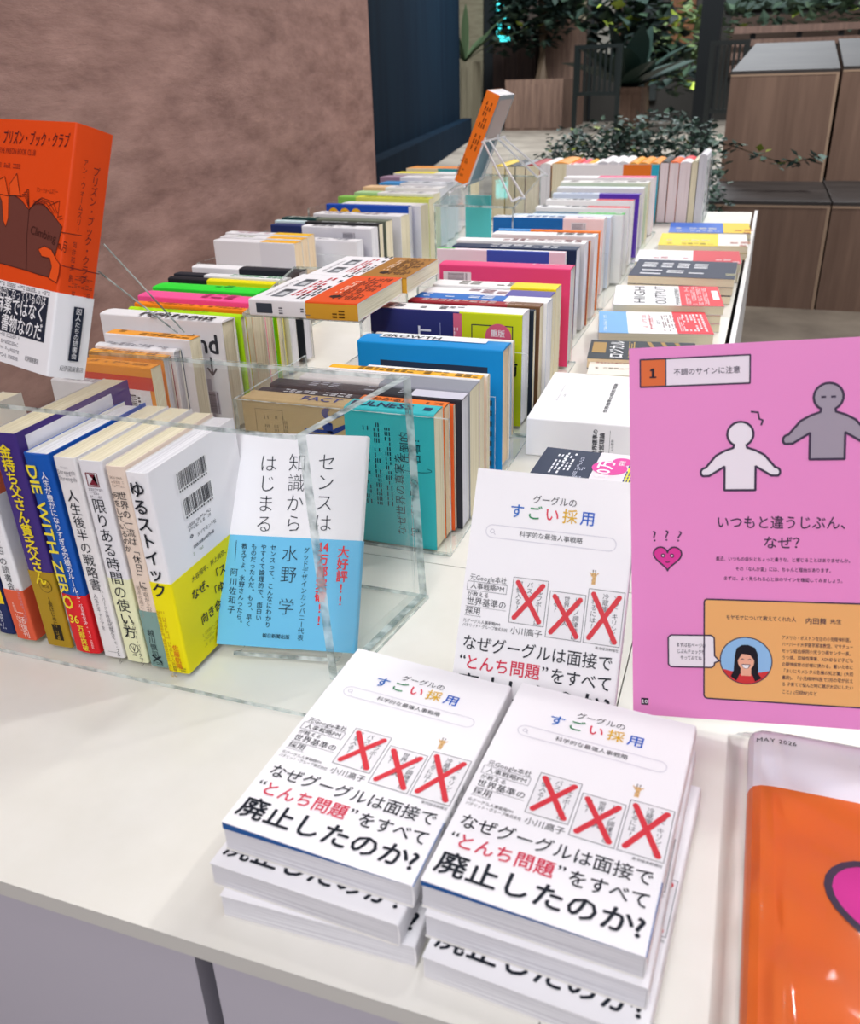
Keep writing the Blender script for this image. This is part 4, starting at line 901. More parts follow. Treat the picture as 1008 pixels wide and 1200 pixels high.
WIRE = mat('#e9e8ea', 0.25, 0.6, 0.3)
r = empty('wire_easel', loc=tuple(bp)); tag(r, 'white wire easel holding the orange-spined book on a clear riser', 'easel'); inv = Matrix.Translation(-bp)
bx = -w*.0045
foot = [(600, 236), (630, 208)]; yy = [yb-.012, yb+BW+.012]
for (fx, fy), yk in zip(foot, (yb-.02, yb+.11)):
    hook = bp+v*BH*.52+Vector((0, yk-yb, 0))+bx*1.3; hook2 = hook
    p1 = at(fx, fy, ZR2+.004); p2 = Vector((p1.x+.015, p1.y+.06, ZR2+.004)); h2 = hook+Vector((0, .055, 0))
    m = MB(); m.tube([hook, p1], .0028, WIRE, 6); m.tube([p1, p1+Vector((.012, .02, .006)), p2], .0028, WIRE, 6); m.tube([p2, h2], .0028, WIRE, 6); o = m.build('rear_leg', r); o.matrix_parent_inverse = inv
m = MB(); a0 = bp+v*BH*.52+bx*1.3+Vector((0, -.03, 0)); m.tube([a0, a0+Vector((0, .22, 0))], .0028, WIRE, 6); o = m.build('hinge_rod', r); o.matrix_parent_inverse = inv
m = MB(); pts = [bp+v*BH*.56+bx*1.2+Vector((0, -.012, 0)), bp+v*.012+bx*1.2+Vector((0, -.012, 0)), Vector((bp.x-.03, yb-.012, ZR2+.006)), at(526, 229, ZR2+.004), at(527, 225, ZR2+.02)]
m.tube(pts, .0028, WIRE, 6); o = m.build('front_hook', r); o.matrix_parent_inverse = inv
m = MB(); pts = [p+Vector((0, .12, 0)) for p in pts]; m.tube(pts, .0028, WIRE, 6); o = m.build('front_hook', r); o.matrix_parent_inverse = inv
pq = at(546, 291, .004); pq2 = at(577, 292, .004); TW = pq2.x-pq.x-.006
book('small turquoise book standing upright under the clear riser of the wire easel', .15, TW, .014, frame((1, 0, 0), (0, 0, 1), (0, -1, 0), (pq.x, pq.y+.012, .004)), 'R', '#5fd0d8', 'white')
# ------------------------------------------------------------------ back row, seen end-on
BG = 'spine-up books of the far cross row, seen end-on'
yb0 = at(773, 262, 0).y
BACK = [(577, 592, '#e8c81c', 'yellow', .175, 'cream'), (592, 604, '#2b2b30', 'black', .175, 'cream'), (604, 616, '#8f9398', 'grey', .175, 'cream'), (616, 633, '#b02a2a', 'dark red', .178, 'cream'), (633, 646, '#e6e4e0', 'white with mint page ends', .182, 'white'),
        (647, 667, '#f2a23a', 'wide amber', .185, 'cream'), (667, 673, '#ee6a5a', 'slim coral', .18, 'pink'), (674, 682, '#e85a72', 'rose', .178, 'pink'), (682, 690, '#f2b01c', 'golden', .178, 'cream'), (690, 699, '#efeeee', 'white next to the golden one', .178, 'white'),
        (701, 713, '#e2dfe2', 'pale grey', .188, 'grey'), (713, 725, '#e9e7ea', 'soft white, middle of three pale ones', .188, 'white'), (725, 737, '#f0eff0', 'clean white, right of three pale ones', .188, 'white'),
        (737, 748, '#eea21c', 'first of three orange-yellow', .185, 'cream'), (748, 761, '#ee9a16', 'second of three orange-yellow', .185, 'cream'), (761, 774, '#ee9414', 'third of three orange-yellow', .185, 'cream'),
        (774, 785, '#3a3836', 'charcoal', .188, 'pink'), (785, 797, '#ee6a1c', 'vivid orange', .188, 'pink'), (797, 811, '#d9363a', 'red and white', .188, 'pink'), (811, 819, '#d9d4b8', 'narrow cream', .19, 'cream'), (819, 829, '#dcdbe2', 'tall pale lilac', .21, 'grey')]
xs0 = None
for px0, px1, col, nm_, h, pg in BACK:
    p0 = atY(px0, 190, yb0); p1 = atY(px1, 190, yb0); T = p1.x-p0.x-.002
    L = .24
    # long axis along +y, spine up; foot towards the camera
    M = frame((0, 0, 1), (0, 1, 0), (-1, 0, 0), (p1.x-.001, yb0, .004))
    cv = [(.3, col), (1, col)]
    if 'red and white' in nm_: cv = [(.5, '#e9e4e8'), (1, '#d9262c')]
    if 'vivid orange' in nm_: cv = [(.8, col), (1, '#9aa6b4')]
    book('%s book standing spine up in the far cross row' % nm_, L, h, T, M, 'R', cv, pg, group=BG, bulge=.004)
r = empty('acrylic_bin', loc=(0, 0, 0)); tag(r, 'long clear acrylic bin holding the far cross row of books', 'book bin', 'clear acrylic bins holding the spine-up rows')
xl_ = atY(575, 190, yb0).x; xr_ = atY(830.5, 190, yb0).x
m = MB(); m.box((xl_, yb0-.01, .0004), (xr_, yb0+.25, .0034), ACR, None, EDGE); m.build('base_plate', r)
m = MB(); m.box((xr_-.002, yb0-.01, .0036), (xr_+.002, yb0+.25, .2), ACR, None, EDGE); m.build('end_panel', r)
m = MB(); m.box((xl_, yb0+.252, .0036), (xr_-.003, yb0+.256, .2), ACR, None, EDGE); m.build('back_panel', r)
# ------------------------------------------------------------------ piles lying along the right edge
FG = 'books lying flat along the right edge of the long counter'
def pile(labels, fl, fr, bl, h, n, **kw):
    """front top edge through pixels fl-fr, back edge through bl, pile height h, n copies"""
    A = at(*fl, h); Bq = at(*fr, h); d = Vector((Bq.x-A.x, Bq.y-A.y, 0)); L = d.length; Xd = d.normalized(); Yd = Vector((-Xd.y, Xd.x, 0))
    W = max(.1, (at(*bl, h)-A).dot(Yd)); T = (h-.0006)/n
    bind = kw.pop('bind', 'R'); band = kw.pop('band', None)
    for k in range(n):
        j = RND.uniform(-.004, .004) if k < n-1 else 0; jy = RND.uniform(0, .003) if k < n-1 else 0
        O = Vector((Bq.x, Bq.y, 0))+Xd*j+Yd*jy; O.z = .0004+k*T
        dd = kw.get('deco')
        book(labels[k], L, W, T-.0006, frame(Yd, -Xd, (0, 0, 1), O), bind, kw.get('cov', '#eeeeee'), kw.get('pages', 'cream'), False, (L*band[0], band[1]) if band else None, deco=dd if k == n-1 or kw.get('all') else None, group=FG)
def up(nm, n): return [('lowest book under the '+nm) if k == 0 and n > 1 else (('middle book under the '+nm) if k < n-1 else nm+', topmost of its flat pile') for k in range(n)]
def d_10(B):
    f, H, W = B.F['front'], B.H, B.W
    f.smalltext(W*.2, H*.74, W*.6, .0115, '#e9ebf2', 1, seed=41); f.smalltext(W*.2, H*.65, W*.6, .0115, '#e9ebf2', 1, seed=42); f.smalltext(W*.15, H*.56, W*.6, .004, '#c9cde0', 1, seed=2); f.smalltext(W*.15, H*.5, W*.3, .006, '#c9cde0', 1, seed=7)
    b = B.F['bfront']; b.disc(W*.52, H*.27, .021, '#e23aa0', .0003); b.disc(W*.75, H*.17, .012, '#e23aa0', .0003); b.text('10万', W*.2, H*.25, .022, '#fbeef6', bold=.03, width=W*.55); b.text('突破', W*.62, H*.145, .008, '#fbeef6', bold=.02); b.rect(W*.02, H*.0, W*.98, H*.09, '#f0e63a', .00028); b.smalltext(W*.1, H*.02, W*.8, .009, '#2c3a7c', 1, seed=43)
pile(up('navy cover with magenta round seals', 2), (618, 558), (738, 573), (633.6, 526), .034, 2, cov=[(1, '#1f2b48')], pages='white', band=(.42, '#ece4ea'), deco=d_10)
def d_mba(B):
    f, s, H, W, T = B.F['front'], B.F['spine'], B.H, B.W, B.T
    f.text('世界標準の経営理論', W*.2, H*.335, .0062, '#3a3a40', rot=0, bold=.02, width=W*.62); f.text('入山章栄', W*.45, H*.77, .0036, '#77777e'); f.smalltext(W*.35, H*.82, W*.35, .0022, '#9a9aa0', 1, seed=3)
    s.text('世界標準の', T*.16, H*.37, .0072, '#45454c', bold=.025, width=T*.7); s.text('経営理論', T*.16, H*.31, .0072, '#45454c', bold=.025, width=T*.62)
    s.line([(T*.12, H*.26), (T*.85, H*.26)], .0004, '#55555c'); s.text('入山章栄', T*.3, H*.225, .0042, '#55555c'); s.text('東洋経', T*.18, H*.04, .0072, '#55555c', bold=.02)
pile(['thick white book with small vertical title lying on the counter edge by the blue hardcover'], (617.5, 489), (752, 500), (645, 435), .054, 1, bind='L', cov='#f3f2f3', pages='white', deco=d_mba)
def d_thin(B): B.F['front'].smalltext(B.W*.3, B.H*.9, B.H*.8, .008, '#8a7a6a', 1, rot=-90, seed=3); B.F['front'].smalltext(B.W*.6, B.H*.9, B.H*.8, .006, '#b0605a', 1, rot=-90, seed=6)
pile(['thin off-white booklet with faint print behind the thick white book'], (688, 437.5), (772, 441), (697, 426.5), .03, 1, cov='#ebe5d8', pages='cream', deco=d_thin)
def d_log(B):
    f, H, W = B.F['front'], B.H, B.W
    f.rect(W*.3, H*.84, W*.85, H*.97, '#a8843c', .0003); f.text('ロジカル', W*.05, H*.68, .028, '#efeff2', bold=.03, width=W*.9); f.smalltext(W*.1, H*.57, W*.8, .010, '#c9a44c', 1, seed=44)
    for k in range(3): f.poly([(W*.05, H*(.46-.13*k)), (W*.5, H*(.40-.13*k)), (W*.95, H*(.46-.13*k)), (W*.95, H*(.42-.13*k)), (W*.5, H*(.36-.13*k)), (W*.05, H*(.42-.13*k))], '#a8843c', .0003)
pile(up('black cover with gold marks and white katakana', 2), (688, 419), (818, 424), (701, 397.5), .036, 2, cov='#1c242e', pages='tan', deco=d_log)
def d_bwr(B):
    f, H, W = B.F['front'], B.H, B.W; f.smalltext(W*.08, H*.93, W*.7, .005, '#eaf3fb', 1, seed=3)
    f.line([(W*.15, H*.53), (W*.85, H*.53)], .0012, '#c9525c'); f.smalltext(W*.2, H*.56, W*.6, .007, '#c05a60', 2, seed=4); f.smalltext(W*.4, H*.44, W*.15, .006, '#55555c', 1, seed=6); f.smalltext(W*.1, H*.36, W*.7, .012, '#7a5a58', 2, 1.3, seed=5)
    b = B.F['bfront']; b.smalltext(W*.1, H*.23, W*.75, .009, '#f6dce0', 1, seed=6); b.smalltext(W*.1, H*.14, W*.75, .018, '#f6dce0', 1, seed=7); b.smalltext(W*.1, H*.04, W*.75, .018, '#f6dce0', 1, seed=9)
pile(up('white cover with sky-blue end and red band', 2), (702, 389), (837, 391.5), (709, 364), .042, 2, cov=[(.74, '#f1f1f3'), (1, '#74aee6')], pages='cream', band=(.31, '#e02a3a'), deco=d_bwr)
def d_high(B):
    f, H, W = B.F['front'], B.H, B.W; f.text('HIGH', W*.08, H*.71, .032, '#2c2e36', width=W*.86, bold=.0); f.text('OUTPUT', W*.05, H*.51, .032, '#2c2e36', width=W*.9); f.text('MANAGEMENT', W*.05, H*.39, .012, '#2c2e36', width=W*.88)
    b = B.F['bfront']
    for k in range(4): b.smalltext(W*.06, H*(.29-.055*k), W*.86, .008, '#f8dde0', 1, seed=6+k)
    b.rect(W*.3, H*.02, W*.75, H*.08, '#f1eff0', .0003)
pile(up('white cover with tall thin capitals and red band', 3), (719, 356), (849, 359), (728.3, 333.5), .052, 3, cov='#f1f1f2', pages='cream', band=(.38, '#e0303c'), deco=d_high)
def d_navy(B):
    f, H, W = B.F['front'], B.H, B.W; f.smalltext(W*.54, H*.92, H*.68, .05, '#e9eaee', 1, rot=-90, seed=45); f.smalltext(W*.12, H*.9, H*.64, .05, '#e9eaee', 1, rot=-90, seed=46); f.smalltext(W*.2, H*.2, H*.16, .03, '#b9b48a', 1, rot=-90, seed=4)
pile(up('navy cover with big white brush strokes', 3), (736, 322), (861, 327), (749, 303), .056, 3, cov='#1e2440', pages='cream', deco=d_navy)
def d_wr(B): B.F['bfront'].smalltext(B.W*.2, B.H*.3, B.H*.25, .02, '#f6e2e4', 2, 1.5, rot=-90, seed=4); B.F['front'].smalltext(B.W*.3, B.H*.9, B.H*.4, .02, '#c0606a', 1, rot=-90, seed=4)
pile(up('white cover with crimson stripes behind the navy one', 2), (744, 306), (869, 309), (756, 292), .046, 2, cov='#efedf0', pages='cream', band=(.45, '#d63a44'), deco=d_wr)
def d_yb(kind):
    def d(B):
        f, b, H, W = B.F['front'], B.F['bfront'], B.H, B.W
        f.smalltext(W*.35, H*.92, H*.5, .025, '#f3f0e0' if kind == 'b' else '#f7f3c0', 1, rot=-90, seed=3); f.smalltext(W*.1, H*.9, H*.5, .018, '#dfe6f4' if kind == 'b' else '#8a7a10', 1, rot=-90, seed=5)
        b.smalltext(W*.2, H*.3, H*.27, .03, '#b8452a', 2, 1.3, rot=-90, seed=4)
    return d
pile(up('bright yellow cover with white foot', 2), (771, 286.5), (877, 288.8), (777.5, 272.6), .036, 2, cov='#f5dc12', pages='cream', band=(.33, '#f1ece6'), deco=d_yb('y'))
pile(up('royal-blue cover with yellow foot', 2), (783.5, 271.8), (880.5, 273.4), (788.5, 260.3), .036, 2, cov='#3d6fd0', pages='cream', band=(.33, '#f0cc1c'), deco=d_yb('b'))
# ------------------------------------------------------------------ pink pamphlet
def sheet(label, a, b, n, O, W, H, T, col, deco, name, cat, bend=0.0, parts='page'):
    r = empty(name, frame(a, b, n, O)); tag(r, label, cat)
    def bw(x): return bend*(1-min(1, max(0, x/W)))**2
    m = MB(); N = 16; vs = []
    for k in range(N+1):
        x = W*k/N; z = bw(x)
        vs += [(x, 0, z-T), (x, H, z-T), (x, 0, z), (x, H, z)]
    f_, s_ = [], [(0, 2, 3, 1), (4*N, 4*N+1, 4*N+3, 4*N+2)]
    for k in range(N):
        i, j = 4*k, 4*k+4; f_.append((i+2, j+2, j+3, i+3)); s_ += [(i, i+1, j+1, j), (i, j, j+2, i+2), (i+1, i+3, j+3, j+1)]
    m.add(vs, f_, mat(col, 0.45)); m.add(vs, s_, mat('#e9e4e8'))
    F = Face(m, lambda x, y, e: (x, y, bw(x)+e)); deco(F, W, H); m.build(parts, r); return r
a, b, n, O = lean_frame((-.041, .569, .0042), math.radians(1.8), math.radians(15), math.radians(6.2))
DK = '#43384e'
def pict(F, x, y, s, col, eyes=False):
    """plain pictogram of a person: round head, sloping arms, straight body; (x, y) foot centre, s width of body"""
    pts = [(-.5, 0), (.5, 0), (.5, .82)]
    pts += [(1.0, .50)]+[(1.12+.16*math.cos(t), .62+.16*math.sin(t)) for t in [-.9+k*.35 for k in range(8)]]
    pts += [(.78, 1.2), (.5, 1.36), (.22, 1.46), (.2, 1.56)]
    pts += [(.42*math.sin(t)+0, 1.92-.42*math.cos(t)) for t in [.55+k*.28 for k in range(19)]]
    lft = [(-p, q) for p, q in reversed(pts[1:14]) if q > 0]
    pts += [(-.2, 1.56), (-.22, 1.46), (-.5, 1.36), (-.78, 1.2)]
    pts += [(-1.12-.16*math.cos(t), .62+.16*math.sin(t)) for t in [-.9+k*.35 for k in reversed(range(8))]]+[(-1.0, .50), (-.5, .82)]
    P = [(x+p*s, y+q*s) for p, q in pts]
    F.poly([(x-.5*s, y), (x+.5*s, y), (x+.5*s, y+1.36*s), (x+.22*s, y+1.46*s), (x-.22*s, y+1.46*s), (x-.5*s, y+1.36*s)], col, .0003)
    F.disc(x, y+1.92*s, .42*s, col, .0003); F.rect(x-.2*s, y+1.4*s, x+.2*s, y+1.6*s, col, .0003)
    for sg in (1, -1):
        F.poly([(x+sg*.5*s, y+1.36*s), (x+sg*.78*s, y+1.2*s), (x+sg*1.22*s, y+.74*s), (x+sg*1.0*s, y+.5*s), (x+sg*.5*s, y+.86*s)], col, .0003); F.disc(x+sg*1.12*s, y+.62*s, .165*s, col, .0003)
    F.line(P, .0016, DK, .0005, True)
    if eyes:
        for sg in (-1, 1): F.rect(x+sg*.14*s-.07*s, y+1.89*s, x+sg*.14*s+.07*s, y+1.95*s, DK, .0006)
def heart(F, x, y, s, col, w=.0012, tilt=0):
    P = []
    for k in range(48):
        t = 2*math.pi*k/48; hx = 16*math.sin(t)**3/17; hy = (13*math.cos(t)-5*math.cos(2*t)-2*math.cos(3*t)-math.cos(4*t))/17
        c_, s__ = math.cos(tilt), math.sin(tilt); P.append((x+s*(hx*c_-hy*s__), y+s*(hx*s__+hy*c_)))
    F.poly(P, col, .0003); F.line(P, w, DK, .0005, True)
PA, PB, PN, PO_ = a, b, n, O
def q_(px, py):
    """where the sight line through a photo pixel meets the pamphlet page, in page coordinates"""
    r = ray(px, py); c = Vector((0, 0, CH)); t = (PO_-c).dot(PN)/r.dot(PN); h = c+r*t-PO_
    return h.dot(PA), h.dot(PB)
def d_pam(F, W, H):
    def Q(x, y): return q_(730+.2758*x, 390+.2758*y)
    def R5(x, y): return q_(730+.2758*x, 650+.2758*y)
    U = (Q(600, 600)[0]-Q(500, 600)[0])/100
    V = (Q(500, 500)[1]-Q(500, 600)[1])/100
    def T(fn, st, x0, x1, yc, size, bold=.008, **kw):
        p0, p1 = fn(x0, yc), fn(x1, yc); rt = math.degrees(math.atan2(p1[1]-p0[1], p1[0]-p0[0]))*.0
        F.text(st, p0[0], (p0[1]+p1[1])/2-.36*size*V, size*V, DK, width=p1[0]-p0[0], bold=bold, **kw)
    x0, y1 = Q(74, 115); x1, y0 = Q(540, 213); xd = Q(183, 160)[0]; y0 = min(y0, Q(75, 222)[1])
    F.rect(x0, y0, xd, y1, '#e0703c', .0003); F.rect(xd, y0, x1, y1, '#f0e6f0', .0003); F.outline(x0, y0, x1, y1, .0011, DK, .0005); F.line([(xd, y0), (xd, y1)], .0009, DK)
    F.text('1', (x0+xd)/2, (y0+y1)/2-.0035, .0096, '#2c2430', anchor='c', bold=.03, sx=1.3); T(Q, '不調のサインに注意', 215, 500, 162, 31)
    p = Q(497, 668); pict(F, p[0], p[1], 128*(U+V)/2, '#f1eaf2'); p = Q(867, 536); pict(F, p[0], p[1], 137*(U+V)/2, '#a39aa8', True)
    F.line([Q(545, 335), Q(575, 338), Q(580, 366), Q(595, 371), Q(588, 392)], .0012, DK)
    T(Q, 'いつもと違うじぶん、', 397, 985, 806, 60, .012); T(Q, 'なぜ？', 595, 785, 892, 58, .012)
    T(Q, '最近、いつもの自分とちょっと違うな、と感じることはありませんか。', 395, 978, 964, 20, .01); T(Q, 'その「なんか変」には、ちゃんと理由があります。', 478, 895, 1006, 20, .01); T(Q, 'まずは、よく見られる心と体のサインを確認してみましょう。', 428, 945, 1048, 20, .01)
    hx, hy = Q(190, 952); hs = 68*U; heart(F, hx, hy, hs, '#df3f9c', .0011)
    for sg in (-1, 1): F.disc(hx+sg*.3*hs, hy+.1*hs, .0016, DK, .0006, 10); F.disc(hx+sg*.3*hs, hy+.1*hs, .0008, '#f7d0e6', .0007, 8)
    F.line([(hx-.14*hs, hy-.32*hs), (hx-.05*hs, hy-.38*hs), (hx+.05*hs, hy-.38*hs), (hx+.14*hs, hy-.32*hs)], .0007, DK, .0006)
    for k, (x, y, rt) in enumerate(((138, 862, 6), (188, 860, 0), (237, 863, -10))): p = Q(x, y); F.text('?', p[0], p[1]-.0042, .0118, DK, anchor='c', rot=rt)
    # orange box
    bx, bt = R5(346, 188); bb_ = R5(348, 608)[1]
    F.rect(bx, bb_, W, bt, '#f0b471', .0002); F.line([(W, bt), (bx+.002, bt), (bx+.0005, bt-.0008), (bx, bt-.0025), (bx, bb_+.0025), (bx+.0006, bb_+.0008), (bx+.0025, bb_), (W, bb_)], .0011, DK, .0005)
    T(R5, 'モヤモヤについて教えてくれた人', 437, 737, 270, 23, .01); T(R5, '内田舞', 775, 866, 282, 30, .01); T(R5, '先生', 880, 930, 284, 23, .01)
    ccx, ccy = R5(523, 450); kk = 113*(U+V)/2/.0255
    G = lambda pts: [(ccx+kk*(p-.1165), ccy+kk*(t-.036)) for p, t in pts]
    F.disc(ccx, ccy, .0255*kk, DK, .00035, 40); F.disc(ccx, ccy, .0244*kk, '#93c1ea', .0004, 40)
    F.poly(G([(.1165+.0244*math.cos(t), .036+.0244*math.sin(t)) for t in [math.pi*(1.13+.74*q/14) for q in range(15)]]+[(.127, .0235), (.1165, .0255), (.106, .0235)]), '#d23a3c', .0005)
    F.poly(G([(.1058, .042), (.1075, .0492), (.1125, .0528), (.1185, .0532), (.125, .0505), (.1278, .044), (.1285, .0225), (.1320, .0182), (.1255, .0142), (.1225, .022), (.1108, .022), (.1075, .0142), (.1018, .0185), (.1046, .025)]), '#1d1a24', .00055)
    F.poly(G([(.1115, .020), (.1217, .020), (.1217, .029), (.1115, .029)]), '#eeb094', .0006); p = G([(.1166, .0355)])[0]; F.disc(p[0], p[1], .0078*kk, '#f0b498', .00065, 24, .0098*kk); F.poly(G([(.1085, .036), (.1088, .046), (.1166, .0462), (.1243, .045), (.1245, .037), (.1205, .0425), (.1125, .0435)]), '#1d1a24', .0008)
    mo = G([(.1125, .0322), (.1207, .0322), (.119, .0288), (.1166, .0278), (.1142, .0288)]); F.poly(mo, '#f8f2f2', .0008); F.line(mo, .0005, DK, .0009, True)
    for sg in (-1, 1): F.line(G([(.1166+sg*.0036-.0016, .0372), (.1166+sg*.0036, .0382), (.1166+sg*.0036+.0016, .0372)]), .0005, DK, .0009)
    for k, st in enumerate(('アメリカ・ボストン在住の小児精神科医。', 'ハーバード大学医学部准教授、マサチュー', 'セッツ総合病院小児うつ病センター長。', 'うつ病、双極性障害、ADHDなど子ども', 'の精神疾患の診療に携わる。書いた本に', '『まいにちメンタル危機の処方箋』(大和', '書房)、『小児精神科医で3児の母が伝え', 'る 子育てで悩んだ時に親が大切にしたい', 'こと』(日経BP)など')): T(R5, st, 675, 980 if k < 8 else 826, 357+28.6*k, 20, .006)
    P = [R5(*v) for v in ((205, 340), (375, 342), (388, 352), (390, 428), (410, 450), (390, 458), (388, 470), (376, 478), (205, 474), (194, 464), (193, 350))]
    F.poly(P, '#f3eef4', .00055); F.line(P, .0011, DK, .0007, True)
    for k, (st, hw) in enumerate((('まずは右ページの', 63), ('じぶんチェックを', 60), ('やってみてね', 46))): T(R5, st, 290-hw, 290+hw, 383+27*k, 22, .008, e=.0009)
    x0, y1 = R5(78, 607); x1, y0 = R5(109, 638); F.rect(x0, y0, x1, y1, '#2c2434', .0003); F.text('10', (x0+x1)/2, (y0+y1)/2-.0014, .0042, '#f0e8f0', anchor='c', bold=.02, sx=1.2)
sheet('pink open pamphlet page with pictogram people propped behind the bagged magazine', a, b, n, O, .236, .283, .003, '#ee93cf', d_pam, 'pamphlet', 'pamphlet')
# ------------------------------------------------------------------ bagged magazine
MW, MH, MT = .21, .297, .014
MX0, MY0 = .0455, at(880, 852, .0145).y-MH
r = empty('magazine', loc=(MX0, MY0, 0)); tag(r, 'orange magazine with white header and pink heart, sealed in a clear plastic bag', 'magazine')
m = MB(); N = 10; vs = []
prof = [(0.0, .002), (.0008, .006), (.003, .0105), (.008, .013), (.016, .0140), (.05, .0145), (.1, .0145), (.16, .013), (MW, .010)]
n_ = len(prof)
def band(y0, y1, col):
    v_ = []
    for x, z in prof: v_ += [(x, y0, z), (x, y1, z)]
    m.add(v_, [(2*i, 2*i+2, 2*i+3, 2*i+1) for i in range(n_-1)], mat(col, .3))
def zt(x):
    for (x0, z0), (x1, z1) in zip(prof, prof[1:]):
        if x0 <= x <= x1: return z0+(z1-z0)*(x-x0)/(x1-x0)
    return prof[-1][1]
HD = at(900, 919.5, .0145).y-MY0
band(0, HD, '#e4702c'); band(HD, MH, '#efecf3')
v_ = []
for x, z in prof: v_ += [(x, 0, z), (x, MH, z), (x, 0, .0012), (x, MH, .0012)]
sides = []
for i in range(n_-1): sides += [(4*i, 4*i+2, 4*i+6, 4*i+4), (4*i+1, 4*i+5, 4*i+7, 4*i+3), (4*i+2, 4*i+3, 4*i+7, 4*i+6)]
sides += [(0, 1, 3, 2), (4*n_-4, 4*n_-2, 4*n_-1, 4*n_-3)]
m.add(v_, sides, mat('#e9e2e0'))
F = Face(m, lambda x, y, e: (x, y, zt(x)+e))
pm_ = at(887, 866, .0145); F.text('MAY 2026', pm_.x-MX0, pm_.y-MY0, .0062, '#3a3844', sx=.95)
pm_ = at(1004, 897, .0145); F.text('こ', pm_.x-MX0, pm_.y-MY0-.004, .012, '#2c2a34')
pm_ = at(970, 1033, .0145); heart(F, pm_.x-MX0+.05*.94, pm_.y-MY0-.3*.05, .05, '#d9369c', .0046, 0)
m.build('cover', r)
# film bag: pillow over the magazine with a flat welded border
m = MB(); nx, ny = 96, 60; x0, x1, y0_, y1 = -.0150, MW+.014, -.004, MH+.0045; rb = random.Random(5)
def bz(x, y):
    ins = min(x-x0, x1-x, (y1-y)*1.3)
    base = zt(min(max(x, 0), MW)) if 0 <= x <= MW and y <= MH else 0
    edge = max(0.0, min(1.0, ins/.012)); edge = edge*edge*(3-2*edge)
    crease = math.exp(-((x-.012)/.014)**2)*(.0016*math.sin(x*330+1.5*math.sin(y*26))+.0009*math.sin(y*60+x*200))
    rip = crease+.0007*math.sin(x*95+y*31+2*math.sin(y*23))+.0006*math.sin(x*41-y*77)+.0005*math.sin(y*140+x*60)
    return max(.0008+(zt(min(max(x, 0.004), MW))+.0016)*edge+rip*edge, base+.0009)
g = [[(x0+(x1-x0)*i/nx, y0_+(y1-y0_)*j/ny) for j in range(ny+1)] for i in range(nx+1)]
vs = [(x, y, bz(x, y)) for c_ in g for x, y in c_]
m.add(vs, [(i*(ny+1)+j, (i+1)*(ny+1)+j, (i+1)*(ny+1)+j+1, i*(ny+1)+j+1) for i in range(nx) for j in range(ny)], BAGM)
m.build('plastic_bag', r, smooth=True)
# ------------------------------------------------------------------ hall beyond the counter
CRW = noise_mat('crate_plywood', '#6d574b', '#8a7162', 1.4, 0.55, (5, 5, 0.35), 5, 0.25); CRT = noise_mat('crate_top', '#393635', '#484443', 2, 0.55, (1.2, 4, 1), 4, 0.2)
CRE = mat('#a58d78', 0.6)
yl = at(875, 359, FZ).y; zt1 = atY(900, 236, yl).z
def crate(label, x0, x1, y0, y1, z0, z1, lid=None):
    r = empty('plywood_crate', loc=(x0, y0, z0)); tag(r, label, 'crate', 'stacked plywood crates behind the counter')
    w_, d_, h_ = x1-x0, y1-y0, z1-z0
    m = MB(); m.box((0, 0, 0), (w_, d_, h_-.018), CRW); m.build('body', r)
    if lid:
        rise, i0, i1 = lid; m = MB(); t_ = .018
        pts = [(0, 0), (w_, 0), (w_-i1, d_), (i0, d_)]
        lo = [(pts[0]+(h_-.0178,)), (pts[1]+(h_-.0178,)), (pts[2]+(h_-.0178+rise,)), (pts[3]+(h_-.0178+rise,))]; hi = [(p[0], p[1], p[2]+t_) for p in lo]
        m.add(lo+hi, [(3, 2, 1, 0), (4, 5, 6, 7), (0, 1, 5, 4), (1, 2, 6, 5), (2, 3, 7, 6), (3, 0, 4, 7)], CRT); m.build('top_board', r)
        m = MB(); ba = [(p[0], p[1], h_-.0185) for p in pts]; m.add(ba+[lo[2], lo[3]], [(0, 3, 5), (1, 4, 2), (3, 2, 4, 5)], CRW); m.build('lid_support', r)
    else:
        m = MB(); m.box((0, 0, h_-.0178), (w_, d_, h_), CRT); m.build('top_board', r)
    m = MB()
    for q in ((0, -.002, h_-.03, w_, .004, h_-.0182), (w_-.016, -.002, 0, w_, .0, h_-.03)): m.box(q[:3], q[3:], CRE)
    m.build('edge_strip', r)
xa = atY(829, 240, yl).x; xm = atY(965, 300, yl).x
yu = at(850, 212, zt1).y; zt2 = atY(915, 82, yu).z
crate('wide plywood crate, lower left of the stack, behind the flat piles', xa, xm-.004, yl, yl+2.6, FZ, zt1)
crate('plywood crate, lower right of the stack at the picture edge', xm+.004, xm+.95, yl, yl+2.6, FZ, zt1)
xu0, xu1 = atY(850, 150, yu).x, atY(976, 150, yu).x
bk0, bk1 = atY(886, 51, yu+.95), atY(978, 49, yu+.95); LID = (bk0.z-zt2, max(0, bk0.x-xu0), max(0, xu1-.01-bk1.x))
crate('tall plywood crate, upper left of the stack, touched by ivy', xu0, xu1-.01, yu, yu+.95, zt1, zt2, LID)
crate('plywood crate, upper right of the stack at the picture edge', xu1+.01, xu1+1.1, yu+.05, yu+1.0, zt1, zt2+.01, (LID[0], 0, 0))
LEAF = [mat('#3a4e47', .5), mat('#4a6258', .5), mat('#2f413a', .5), mat('#5a7263', .5), mat('#6a7f79', .55)]
LEAFY = mat('#8a9a3c', .5); STEM = mat('#4a3c2e', .7)
